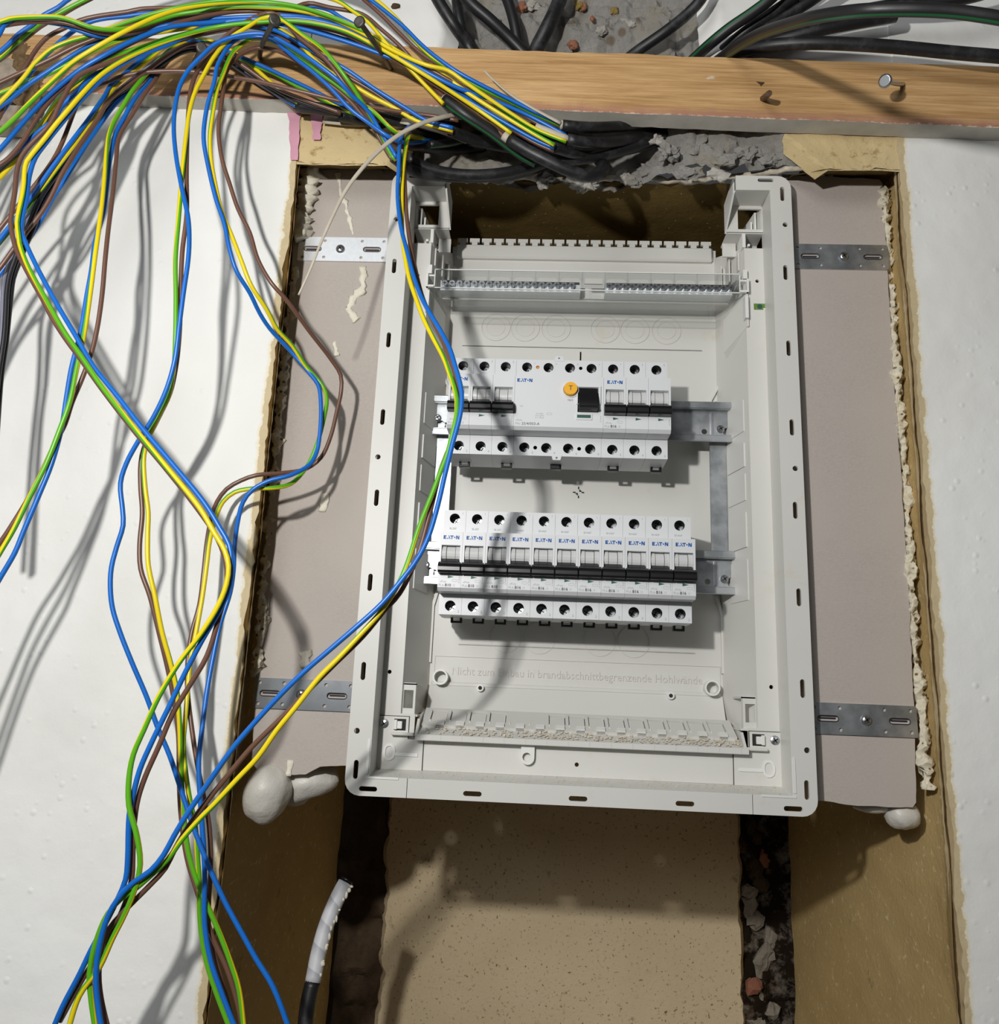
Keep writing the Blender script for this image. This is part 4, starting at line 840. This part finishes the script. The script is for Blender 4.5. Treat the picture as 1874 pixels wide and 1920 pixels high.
# --- B: long diagonal trio on the left wall
B_d = [(0, -.048), (.10, -.076), (.2, -.088), (.33, -.125), (.6, -.138), (.8, -.13), (1, -.115)]
cable('diagonal trio of yellow-green, blue and brown wires crossing the left white wall', [
 ('gy', [(960, 250), (900, 208), (840, 168), (770, 124), (700, 84), (640, 56), (560, 40), (480, 42), (400, 52), (315, 76), (240, 108), (190, 140), (154, 176), (128, 206), (105, 233), (83, 261), (61, 288), (50, 303), (46, 322), (45, 342), (42, 365), (36, 393), (32, 418), (35, 444), (37, 458), (49, 492), (64, 522), (82, 554), (102, 590), (123, 626), (150, 664), (187, 719), (250, 800), (312, 875), (375, 953), (402, 999), (422, 1033), (429, 1061), (425, 1095), (410, 1134), (377, 1188), (337, 1241), (298, 1306), (270, 1368), (250, 1415), (242, 1460), (242, 1510), (257, 1568), (263, 1621), (253, 1667), (235, 1712), (211, 1760), (187, 1813), (149, 1867), (125, 1940)], B_d, -.002),
 ('blue', [(960, 244), (900, 200), (840, 160), (770, 116), (700, 77), (640, 50), (560, 34), (480, 36), (400, 46), (315, 84), (240, 114), (190, 150), (154, 186), (118, 228), (86, 268), (66, 296), (55, 330), (50, 370), (42, 410), (40, 433), (48, 455), (66, 494), (90, 540), (113, 581), (141, 628), (175, 686), (219, 741), (272, 809), (328, 875), (384, 944), (413, 991), (430, 1022), (434, 1053), (430, 1101), (416, 1137), (380, 1199), (349, 1258), (318, 1323), (284, 1393), (262, 1444), (250, 1490), (243, 1525), (241, 1560), (240, 1605), (236, 1648), (221, 1685), (197, 1733), (171, 1781), (149, 1827), (117, 1888), (95, 1940)], B_d, .0015),
 ('brown', [(960, 256), (900, 215), (840, 175), (770, 131), (700, 91), (640, 62), (560, 46), (480, 48), (366, 67), (315, 79), (251, 101), (200, 119), (147, 143), (115, 190), (95, 232), (67, 261), (49, 281), (37, 301), (31, 325), (28, 358), (24, 386), (20, 418), (24, 444), (31, 469), (47, 502), (64, 533), (79, 560), (97, 595), (122, 634), (150, 672), (190, 728), (250, 806), (312, 880), (375, 960), (408, 1010), (424, 1055), (425, 1100), (411, 1157), (388, 1230), (357, 1283), (323, 1340), (298, 1399), (273, 1455), (259, 1497), (252, 1541), (249, 1600), (247, 1648), (235, 1693), (213, 1741), (192, 1779), (160, 1827), (112, 1915)], B_d, .005)])
# --- C: trio dropping from the bent nail
C_d = [(0, -.045), (.10, -.085), (.2, -.092), (.35, -.118), (.6, -.095), (.8, -.075), (1, -.07)]
cable('trio of blue, brown and yellow wires hanging from the bent nail, slack', [
 ('blue', [(744, 296), (739, 287), (712, 243), (693, 211), (679, 196), (658, 177), (638, 154), (592, 118), (554, 92), (528, 77), (509, 67), (490, 63), (451, 66), (405, 82), (379, 105), (354, 131), (338, 160), (329, 198), (326, 239), (330, 290), (341, 352), (353, 410), (355, 450), (353, 487), (344, 550), (336, 612), (328, 675), (312, 731), (287, 784), (259, 828), (237, 869), (226, 906), (230, 956), (231, 985), (219, 1025), (209, 1064), (207, 1101), (211, 1140), (225, 1185), (247, 1241), (276, 1309), (295, 1362), (318, 1416), (336, 1470), (355, 1528), (374, 1581), (395, 1632), (422, 1691), (454, 1750), (480, 1797), (512, 1850), (550, 1950)], C_d, -.006),
 ('gy', [(742, 300), (735, 292), (712, 247), (693, 215), (672, 179), (655, 154), (626, 115), (600, 87), (566, 64), (534, 40), (515, 31), (490, 35), (464, 51), (438, 67), (417, 87), (400, 109), (382, 141), (366, 173), (356, 208), (350, 250), (341, 335), (335, 410), (329, 487), (330, 556), (329, 637), (326, 690), (316, 744), (300, 775), (281, 816), (270, 853), (272, 912), (278, 962), (277, 1000), (278, 1058), (290, 1115), (304, 1185), (321, 1247), (332, 1297), (337, 1359), (339, 1416), (341, 1470), (344, 1507), (347, 1552), (355, 1605), (368, 1648), (387, 1693), (414, 1755), (432, 1803), (448, 1854), (460, 1950)], C_d, 0),
 ('brown', [(738, 302), (730, 292), (705, 247), (684, 212), (665, 182), (646, 156), (617, 118), (592, 95), (558, 68), (530, 36), (509, 24), (477, 33), (438, 57), (417, 74), (390, 105), (373, 128), (360, 160), (355, 190), (352, 239), (350, 324), (350, 405), (342, 472), (339, 540), (337, 619), (331, 681), (319, 737), (296, 786), (270, 840), (264, 870), (264, 916), (267, 962), (262, 1022), (264, 1067), (281, 1117), (298, 1185), (315, 1255), (326, 1311), (335, 1382), (336, 1461), (340, 1533), (350, 1605), (366, 1661), (382, 1707), (400, 1760), (427, 1819), (450, 1900), (456, 1950)], C_d, .004)],
 sheath=[([(738, 294, -.042), (770, 318, -.03), (830, 330, -.012), (900, 332, .004), (980, 322, .008), (1040, 300, .02)], .0046, 'sheath', 'sheath')])
# --- D: trio bulging over the left plasterboard
D_d = [(0, -.05), (.14, -.078), (.22, -.092), (.34, -.085), (.46, -.028), (.51, -.030), (.56, -.048), (.64, -.062), (.8, -.075), (1, -.07)]
cable('trio of brown, green-yellow and blue wires bowing out over the left plasterboard', [
 ('blue', [(820, 262, .01), (740, 262), (683, 224), (658, 205), (618, 163), (586, 134), (554, 109), (528, 87), (513, 76), (480, 68), (451, 70), (432, 83), (419, 102), (407, 126), (402, 154), (392, 186), (385, 220), (382, 260), (391, 314), (406, 376), (421, 420), (430, 465), (444, 509), (469, 550), (487, 587), (506, 616), (545, 658), (581, 700), (597, 722), (602, 758), (600, 813), (594, 848), (581, 871), (545, 891), (503, 902), (473, 919), (456, 941), (446, 978), (440, 1025), (438, 1069), (432, 1110), (413, 1171), (399, 1236), (388, 1297), (380, 1359), (373, 1424), (374, 1470), (379, 1547), (382, 1589), (384, 1640), (384, 1733), (395, 1800), (416, 1862), (450, 1950)], D_d, -.003),
 ('gy', [(820, 270, .01), (740, 246), (700, 209), (664, 185), (632, 159), (605, 140), (573, 114), (547, 97), (520, 82), (490, 72), (472, 73), (454, 83), (438, 97), (427, 117), (419, 138), (407, 170), (400, 208), (394, 255), (396, 300), (403, 342), (417, 400), (434, 440), (452, 487), (471, 535), (500, 580), (519, 616), (548, 648), (574, 687), (606, 725), (613, 748), (607, 787), (594, 835), (578, 871), (546, 907), (509, 915), (473, 916), (440, 923), (418, 941), (405, 970), (394, 1011), (388, 1058), (380, 1117), (368, 1185), (357, 1241), (352, 1297), (347, 1354), (344, 1396), (349, 1452), (355, 1493), (366, 1547), (370, 1600), (374, 1653), (374, 1707), (379, 1760), (390, 1813), (408, 1867), (440, 1950)], D_d, .001),
 ('brown', [(820, 278, .01), (740, 270), (690, 228), (659, 192), (632, 168), (600, 146), (566, 120), (540, 104), (510, 92), (480, 90), (455, 100), (438, 113), (425, 134), (420, 160), (415, 198), (410, 246), (417, 300), (430, 342), (447, 393), (468, 435), (484, 487), (510, 532), (536, 561), (581, 622), (619, 671), (639, 703), (640, 732), (632, 771), (619, 822), (602, 858), (574, 879), (529, 887), (481, 891), (452, 901), (425, 917), (407, 941), (397, 968), (388, 1016), (382, 1072), (374, 1134), (360, 1185), (352, 1241), (352, 1297), (360, 1368), (371, 1438), (382, 1493), (392, 1547), (395, 1627), (392, 1680), (391, 1733), (398, 1774), (416, 1840), (445, 1950)], D_d, .006)],
 sheath=[([(742, 264, -.045), (790, 276, -.012), (850, 280, .012), (910, 276, .02)], .0044, 'sheath', 'sheath')])
# --- E: trio straight down left of the batten's middle
E_d = [(0, -.042), (.12, -.052), (.25, -.085), (.45, -.118), (1, -.12)]
cable('trio of green-yellow, blue and brown wires dropping steeply to the left picture edge', [
 ('gy', [(559, 194), (515, 160), (477, 127), (442, 100), (405, 80), (366, 73), (328, 87), (302, 109), (283, 129), (264, 151), (245, 175), (228, 204), (213, 230), (204, 255), (200, 284), (196, 335), (191, 386), (185, 432), (179, 475), (170, 545), (158, 625), (144, 691), (131, 753), (112, 806), (87, 869), (53, 937), (25, 994), (-5, 1045), (-40, 1110)], E_d, -.002),
 ('blue', [(559, 202), (512, 172), (470, 140), (430, 112), (392, 92), (354, 92), (322, 108), (300, 130), (277, 156), (251, 188), (230, 226), (218, 248), (212, 270), (205, 310), (201, 348), (194, 400), (179, 452), (171, 510), (163, 554), (152, 620), (134, 691), (125, 744), (116, 800), (97, 869), (72, 931), (44, 997), (28, 1036), (-5, 1093), (-40, 1160)], E_d, .001),
 ('brown', [(553, 202), (502, 164), (458, 127), (430, 106), (395, 84), (360, 79), (328, 100), (309, 122), (290, 151), (270, 179), (248, 215), (232, 240), (222, 262), (219, 290), (215, 335), (209, 386), (203, 432), (197, 490), (192, 548), (183, 612), (172, 660), (154, 710), (135, 755), (122, 795), (104, 830), (62, 919), (19, 990), (-20, 1050)], E_d, .0045)],
 sheath=[([(557, 198, -.040), (600, 204, -.040), (645, 211, -.038), (700, 220, -.025), (760, 226, -.005), (830, 232, .015)], .0048, 'sheath', 'sheath'), ([(556, 198, -.040), (562, 199, -.040)], .0036, 'inner', 'inner_sheath')])
# --- top bundle running off to the left
K1 = [(0, -.10), (.3, -.095), (.55, -.08), (.8, -.068), (1, -.046)]
cable('cable whose blue and dark cores rise past the top picture edge', [
 ('blue', [(-30, 120), (0, 97), (13, 86), (35, 64), (58, 48), (83, 28), (109, 14), (133, -4), (240, -50), (400, -75), (540, -70), (640, -40), (695, 0), (715, 15), (754, 47), (792, 85), (825, 112), (860, 136), (920, 168), (952, 184), (1000, 208), (1054, 232)], K1, 0),
 ('gy', [(-30, 135), (0, 108), (32, 80), (77, 43), (110, 25), (163, -2), (260, -42), (410, -66), (545, -64), (650, -38), (706, 0), (728, 19), (747, 38), (780, 78), (808, 106), (840, 128), (900, 164), (952, 188), (1000, 212), (1054, 236)], K1, .003),
 ('brown', [(-30, 128), (0, 112), (32, 86), (77, 49), (110, 31), (150, 8), (250, -36), (410, -60), (545, -58), (640, -32), (683, 0), (715, 28), (754, 67), (792, 102), (830, 125), (880, 151), (928, 173), (992, 211), (1054, 239)], K1, .005)],
 sheath=[([(1055, 235, -.046), (1085, 238, -.044), (1120, 239, -.036), (1180, 236, -.018), (1250, 228, -.002)], .0043, 'sheath', 'sheath'), ([(1052, 234, -.046), (1057, 235, -.046)], .0036, 'inner', 'inner_sheath')])
K2 = [(0, -.128), (.2, -.122), (.45, -.085), (.75, -.075), (1, -.046)]
cable('cable whose yellow, blue and dark cores ripple over the left end of the batten', [
 ('gy', [(-30, 55), (0, 41), (19, 35), (64, 32), (109, 32), (134, 38), (166, 50), (205, 56), (250, 52), (290, 40), (330, 28), (366, 22), (440, 13), (502, 14), (560, 20), (620, 34), (680, 62), (740, 96), (800, 122), (840, 132), (872, 154), (920, 187), (960, 214), (1005, 242), (1062, 266)], K2, -.002),
 ('blue', [(-30, 110), (0, 62), (8, 46), (26, 36), (58, 37), (90, 42), (115, 46), (141, 55), (179, 67), (211, 68), (260, 60), (315, 47), (366, 38), (400, 35), (477, 31), (534, 29), (579, 33), (630, 44), (672, 56), (740, 100), (800, 135), (860, 165), (930, 190), (992, 217), (1062, 254)], K2, .001),
 ('brown', [(-30, 60), (13, 47), (64, 41), (115, 42), (154, 52), (186, 61), (240, 63), (300, 45), (360, 30), (400, 26), (451, 19), (502, 17), (554, 22), (605, 29), (670, 52), (740, 92), (810, 132), (870, 164), (944, 195), (1000, 227), (1062, 260)], K2, .004)],
 sheath=[([(1064, 262, -.045), (1090, 266, -.042), (1120, 267, -.034), (1180, 262, -.015), (1230, 250, .0), (1290, 232, .006)], .0045, 'sheath', 'sheath'), ([(1005, 238, -.048), (1035, 250, -.047), (1066, 262, -.045)], .0030, 'inner', 'inner_sheath')])
K3 = [(0, -.095), (.3, -.095), (.55, -.085), (.85, -.072), (1, -.055)]
cable('cable ending in a black sheath over the batten edge, green-yellow core arching above', [
 ('gy', [(-20, 215), (19, 173), (45, 145), (64, 120), (78, 107), (96, 92), (128, 78), (163, 68), (220, 48), (302, 22), (380, 6), (451, -2), (560, -10), (629, 0), (664, 22), (690, 41), (728, 85), (766, 126), (798, 160), (832, 195)], K3, -.006),
 ('brown', [(-10, 236), (0, 218), (13, 183), (26, 163), (38, 141), (55, 113), (70, 90), (90, 69), (122, 52), (151, 38), (179, 31), (240, 22), (264, 17), (315, 15), (400, 14), (480, 16), (541, 17), (579, 6), (618, 14), (680, 27), (715, 55), (754, 90), (786, 128), (818, 166), (837, 186)], K3, .001),
 ('blue', [(-20, 250), (40, 160), (100, 90), (167, 42), (240, 30), (290, 24), (400, 18), (483, 8), (547, 17), (579, 11), (618, 19), (638, 32), (672, 51), (702, 77), (728, 96), (760, 119), (808, 152), (838, 180)], K3, .003)],
 sheath=[([(834, 187, -.055), (870, 213, -.055), (920, 246, -.046), (976, 288, -.034), (1006, 304, -.03)], .0046, 'sheathg', 'sheath'), ([(832, 185, -.055), (837, 189, -.055)], .0038, 'inner', 'inner_sheath')])
K4 = [(0, -.112), (.3, -.098), (.6, -.072), (1, -.046)]
cable('cable whose brown, blue and green cores fan out below the rippled ones', [
 ('brown', [(-30, 168), (0, 155), (51, 131), (90, 113), (141, 87), (179, 72), (240, 50), (300, 28), (370, 12), (460, 8), (540, 14), (605, 30), (670, 60), (730, 95), (791, 120), (840, 154), (872, 190), (898, 215), (920, 234), (955, 264)], K4, 0),
 ('blue', [(-30, 226), (0, 200), (19, 186), (51, 160), (90, 134), (128, 109), (166, 87), (230, 66), (300, 56), (370, 42), (440, 36), (520, 44), (600, 60), (680, 84), (760, 110), (825, 138), (846, 152), (872, 174), (898, 200), (928, 231), (952, 254)], K4, .003),
 ('gy', [(-30, 188), (0, 175), (26, 164), (51, 154), (90, 139), (122, 123), (166, 100), (230, 74), (315, 58), (400, 47), (458, 38), (509, 36), (541, 38), (592, 45), (651, 59), (683, 69), (715, 83), (760, 105), (821, 138), (846, 164), (880, 190), (905, 215), (954, 260)], K4, .0055)],
 sheath=[([(955, 262, -.046), (992, 284, -.046), (1024, 300, -.045), (1072, 322, -.04), (1104, 330, -.036), (1126, 326, -.03), (1131, 313, -.02), (1122, 298, 0), (1110, 285, .02)], .0047, 'sheath', 'sheath'), ([(945, 254, -.047), (957, 264, -.046)], .0036, 'inner', 'inner_sheath')])
K5 = [(0, -.13), (.35, -.115), (.6, -.082), (1, -.05)]
cable('cable with a bright green core sweeping in front of the batten to the left edge', [
 ('gy', [(-30, 272), (0, 247), (12, 237), (26, 224), (51, 198), (70, 179), (90, 160), (115, 136), (134, 119), (154, 105), (192, 82), (238, 57), (302, 28), (354, 14), (440, 4), (520, 6), (600, 24), (690, 62), (760, 104), (830, 140), (880, 176), (930, 208), (1000, 250), (1040, 272)], K5, -.004),
 ('blue', [(-30, 310), (0, 280), (38, 236), (77, 193), (115, 158), (154, 128), (192, 106), (245, 78), (315, 52), (400, 42), (477, 38), (540, 48), (610, 66), (690, 92), (770, 126), (850, 172), (920, 214), (1000, 260), (1040, 278)], K5, .001),
 ('brown', [(-30, 330), (17, 296), (45, 262), (58, 240), (77, 211), (102, 179), (141, 145), (200, 106), (264, 72), (315, 51), (366, 35), (440, 22), (520, 24), (600, 42), (690, 76), (770, 120), (850, 168), (920, 216), (1000, 266), (1040, 284)], K5, .004)],
 sheath=[([(1038, 276, -.046), (1080, 288, -.03), (1130, 288, -.012), (1200, 276, .004), (1260, 258, .01)], .0042, 'sheath', 'sheath')])
K6 = [(0, -.122), (.35, -.105), (.65, -.078), (1, -.045)]
cable('cable with blue and yellow cores slanting to the left edge below the batten', [
 ('blue', [(-30, 340), (0, 312), (26, 289), (45, 271), (77, 243), (102, 224), (115, 200), (141, 175), (173, 143), (205, 128), (238, 112), (290, 92), (366, 64), (440, 50), (510, 55), (573, 88), (613, 110), (651, 131), (702, 166), (760, 202), (800, 226), (850, 240)], K6, -.003),
 ('gy', [(-30, 362), (0, 333), (32, 297), (67, 246), (83, 226), (102, 196), (128, 170), (154, 151), (200, 111), (238, 97), (277, 85), (315, 72), (379, 56), (440, 42), (502, 45), (554, 74), (586, 108), (618, 134), (664, 161), (702, 183), (741, 203), (780, 226), (850, 246)], K6, .0),
 ('brown', [(-30, 350), (20, 300), (60, 255), (95, 222), (128, 182), (160, 160), (210, 122), (260, 102), (315, 82), (379, 64), (440, 50), (500, 56), (541, 77), (579, 100), (642, 138), (702, 173), (741, 200), (800, 232), (850, 250)], K6, .003)],
 sheath=[([(846, 246, -.04), (890, 262, -.02), (950, 276, 0), (1020, 280, .015)], .0044, 'sheath', 'sheath')])
K8 = [(0, -.118), (.4, -.105), (.65, -.060), (1, -.042)]
cable('cable with blue and yellow cores passing behind the diagonal trio near the left edge', [
 ('blue', [(-30, 490), (0, 449), (18, 425), (44, 390), (58, 371), (96, 317), (134, 266), (166, 224), (179, 205), (197, 179), (206, 162), (226, 145), (251, 123), (290, 92), (330, 74), (380, 80), (447, 105), (490, 123), (541, 147), (592, 172), (640, 196), (690, 212)], K8, -.002),
 ('gy', [(-30, 492), (0, 454), (15, 436), (41, 403), (58, 380), (79, 353), (105, 317), (132, 281), (166, 236), (190, 200), (203, 178), (226, 152), (251, 133), (277, 113), (309, 87), (350, 72), (400, 84), (440, 104), (482, 124), (515, 138), (554, 160), (579, 172), (605, 186), (664, 213), (690, 218)], K8, .001),
 ('brown', [(-30, 470), (100, 300), (160, 172), (192, 156), (238, 141), (290, 134), (341, 133), (392, 138), (440, 145), (490, 154), (554, 169), (640, 190), (690, 200), (754, 210), (808, 217), (860, 226)], [(0, -.1), (.3, -.1), (.5, -.085), (.7, -.07), (1, -.045)], 0)],
 sheath=[([(688, 214, -.04), (740, 226, -.03), (800, 236, -.012), (860, 240, .005)], .0044, 'sheath', 'sheath')])
K9 = [(0, -.105), (.4, -.105), (.7, -.075), (1, -.04)]
cable('five-core cable with black, grey and brown cores hanging off the left edge', [
 ('blackw', [(-8, 760), (-2, 700), (8, 630), (11, 586), (13, 548), (18, 516), (26, 492), (36, 465), (51, 430), (77, 370), (109, 322), (141, 274), (170, 233), (200, 196), (250, 156), (310, 108), (350, 88), (400, 92), (450, 122), (500, 158), (560, 190), (640, 214)], K9, -.003, .0017),
 ('blackw', [(-2, 760), (3, 700), (12, 638), (16, 599), (20, 561), (25, 522), (34, 497), (44, 471), (62, 430), (84, 374), (116, 326), (147, 278), (176, 237), (206, 200), (256, 160), (316, 112), (356, 94), (405, 100), (455, 132), (505, 166), (560, 196), (640, 218)], K9, .001, .0017),
 ('greyw', [(-12, 760), (-4, 690), (2, 640), (5, 590), (6, 548), (9, 520), (18, 492), (30, 460), (46, 424), (72, 366), (104, 318), (137, 270), (166, 230), (196, 192), (246, 152), (306, 106), (346, 90), (396, 96), (446, 128), (496, 162), (560, 194), (640, 216)], K9, .004, .0017),
 ('brown', [(-30, 535), (0, 502), (26, 466), (52, 432), (77, 400), (96, 369), (115, 329), (134, 297), (154, 266), (183, 224), (206, 186), (258, 147), (320, 100), (360, 82), (410, 92), (460, 126), (520, 166), (640, 212)], K9, -.005),
 ('blue', [(-30, 560), (10, 500), (60, 440), (102, 367), (123, 335), (154, 284), (192, 228), (216, 196), (262, 156), (322, 106), (362, 90), (412, 98), (462, 134), (520, 172), (640, 216)], K9, .006)],
 sheath=[([(636, 215, -.038), (690, 226, -.026), (760, 240, -.006), (830, 250, .012)], .0052, 'sheath', 'sheath')])
# --- stripped ends and loose sheath pieces below the batten
def single(name, label, pts, r, mt, cat='cable', group=None, dep=None, flat=1.0, taper=None, twist=.3, phase=.25):
    path = pix_path(pts, dep if dep is not None else 0, 0)
    base = path[0]; o = put(name, tube_mesh(name, path, r, mt, 14, off=tuple(base), flat=flat, taper=taper, twist=twist, phase=phase), None, tuple(base))
    return tag(o, label, cat, group)
single('sheath_strip', 'long thin strip of beige inner sheath curling down over the left plasterboard', [(860, 214, -.04), (822, 222, -.055), (790, 232, -.065), (750, 252, -.075), (716, 278, -.082), (680, 315, -.09), (650, 355, -.095), (622, 410, -.10), (600, 460, -.105), (580, 510, -.108), (560, 553, -.11)], .0024, 'inner', 'strip', None, None, .6, lambda t: 1-.72*t)
single('sheath_strip', 'short grey strip of torn sheath lying against the batten', [(1052, 231, -.05), (1000, 203, -.052), (955, 175, -.052), (928, 152, -.054), (908, 132, -.058)], .0014, 'inner', 'strip', None, None, .5, lambda t: 1-.5*t)
single('sheath_scrap', 'flat off-white scrap of sheath under the batten left of the black ends', [(608, 222, -.024), (650, 226, -.026), (690, 228, -.024)], .0050, 'inner', 'strip', None, None, .3)
single('sheath_scrap', 'off-white slit sheath tongue in front of a black cable end', [(752, 226, -.03), (790, 234, -.03), (835, 246, -.026), (876, 262, -.018)], .0040, 'inner', 'strip', None, None, .4, lambda t: .7+.3*t)
g2 = 'black cables under the batten'
single('black_cable', 'black cable end with a pale cut face below the off-white tongue', [(878, 262, -.018), (930, 268, -.006), (1000, 262, .006), (1060, 252, .02)], .0045, 'sheath', 'cable', g2)
single('black_cable', 'sagging black cable running left to right just above the enclosure top', [(765, 296, -.03), (800, 315, -.022), (850, 326, -.016), (910, 328, -.012), (980, 318, -.006), (1040, 300, .006), (1100, 280, .018)], .0046, 'sheath', 'cable', g2)
single('black_cable', 'black cable curving up into the concrete hole, behind the clipped end', [(1020, 282, -.03), (1060, 298, -.026), (1100, 297, -.022), (1160, 284, -.014), (1220, 262, -.004), (1270, 240, .006), (1310, 222, .012)], .0044, 'sheath', 'cable', g2)
single('black_cable', 'black cable with a green line tucked deep in the cavity above the enclosure', [(805, 272, -.012), (850, 266, -.002), (900, 250, .012)], .0034, 'sheathg', 'cable', g2)
# --- black cables above the batten
gt = 'black cables above the batten'
single('black_cable', 'straight black cable at the left edge of the bare concrete', [(800, -40, -.04), (826, 8, -.036), (850, 45, -.03), (880, 88, -.016), (905, 130, -.012)], .0050, 'sheath', 'cable', gt)
single('black_cable', 'vertical black cable on the bare concrete, crossed by the straight one', [(853, -30, -.024), (858, 10, -.022), (864, 45, -.02), (872, 90, -.012), (880, 130, -.008)], .0046, 'sheath', 'cable', gt)
single('black_cable', 'black cable slanting down right across the concrete with a green line', [(850, -30, -.040), (885, 8, -.036), (920, 38, -.03), (960, 76, -.02), (1000, 118, -.012)], .0050, 'sheathg', 'cable', gt, phase=.85)
single('black_cable', 'black cable with a bright green line bending down in the middle of the concrete', [(940, -30, -.022), (956, 12, -.02), (966, 50, -.018), (972, 90, -.012), (976, 130, -.008)], .0046, 'sheathg', 'cable', gt, phase=.1)
single('black_cable', 'thick glossy black cable leaning right at the centre of the concrete', [(1062, -40, -.024), (1048, 5, -.022), (1030, 45, -.02), (1008, 88, -.012), (990, 130, -.008)], .0062, 'sheath', 'cable', gt)
single('black_cable', 'bluish black cable rising right over the pale mortar patch', [(1335, -40, -.04), (1314, 0, -.036), (1290, 26, -.03), (1250, 58, -.024), (1190, 100, -.012), (1160, 125, -.008)], .0046, 'sheath', 'cable', gt)
gr = 'black cables fanning out to the upper right'
single('black_cable', 'uppermost black cable of the right fan, with a green line', [(1480, -45, -.06), (1450, -6, -.056), (1410, 25, -.048), (1370, 52, -.04), (1335, 80, -.03), (1300, 112, -.012), (1280, 132, -.006)], .0046, 'sheathg', 'cable', gr, phase=.45)
single('black_cable', 'second black cable of the right fan, rising steeply', [(1530, -40, -.05), (1490, -5, -.046), (1440, 30, -.038), (1395, 62, -.03), (1350, 100, -.014), (1320, 130, -.006)], .0046, 'sheath', 'cable', gr)
single('black_cable', 'third black cable of the right fan, beside the grey highlight', [(1570, -35, -.048), (1520, 2, -.043), (1465, 34, -.036), (1410, 66, -.028), (1365, 100, -.014), (1335, 128, -.006)], .0048, 'sheath', 'cable', gr)
single('black_cable', 'black cable leaving the picture at the top right corner', [(1930, -45, -.055), (1830, -8, -.055), (1740, 6, -.05), (1650, 14, -.046), (1560, 36, -.04), (1470, 66, -.032), (1390, 100, -.018), (1350, 126, -.006)], .0048, 'sheath', 'cable', gr)
single('black_cable', 'arched black cable with a green line on top, running to the right edge', [(1940, 46, -.235), (1874, 34, -.235), (1790, 22, -.232), (1700, 18, -.228), (1620, 20, -.220), (1540, 30, -.195), (1480, 45, -.150), (1420, 66, -.088), (1375, 92, -.045), (1335, 122, -.010)], .0036, 'sheathg', 'cable', gr, phase=.72, taper=lambda t: 1+.2*t)
single('black_cable', 'black cable under the arched one, dropping behind the batten', [(1680, 30, -.046), (1600, 44, -.046), (1530, 58, -.044), (1460, 76, -.036), (1400, 98, -.024), (1350, 124, -.008)], .0048, 'sheath', 'cable', gr)
single('black_cable', 'lowest black cable just above the batten, reaching the right edge', [(1940, 112, -.060), (1874, 106, -.060), (1780, 98, -.058), (1690, 89, -.056), (1600, 83, -.054), (1520, 81, -.050), (1450, 85, -.042), (1390, 97, -.028), (1340, 118, -.012), (1310, 130, -.006)], .0050, 'sheath', 'cable', gr)
# --- taped cable stub in the niche
th = thing('taped_cable', 'black cable stub wrapped in white tape sticking up in the niche below the enclosure', 'cable', tuple(at(572, 1920, .06)))
off = tuple(th.location); tip = [(648, 1655, .085), (630, 1690, .080), (612, 1735, .074), (598, 1785, .068), (587, 1842, .062)]
pa = spline([at(*p) for p in tip], .003); put('tape_wrap', tube_mesh('tape_wrap', pa, .0060, 'tape', 18, off=off), th)
pb = spline([at(*p) for p in [(587, 1840, .062), (578, 1880, .059), (572, 1930, .056), (566, 1990, .052)]], .003); put('sheath', tube_mesh('sheath', pb, .0058, 'sheath', 18, off=off), th)
pc = spline([at(*p) for p in [(651, 1650, .0862), (648, 1655, .085)]], .003); put('cut_end', tube_mesh('cut_end', pc, .0052, 'blackp', 14, off=off), th)
for k in range(14):
    p = pa[min(len(pa)-1, k*len(pa)//15)]; build(blob((p.x+.0050+.0008*random.random(), p.y-.0015-.002*random.random(), p.z+.004*(random.random()-.5)), .0007+.0010*random.random(), .001, .0008+.0018*random.random(), .4, 300, 10, k), 'foam_speck', 'foam', th, smooth=60)
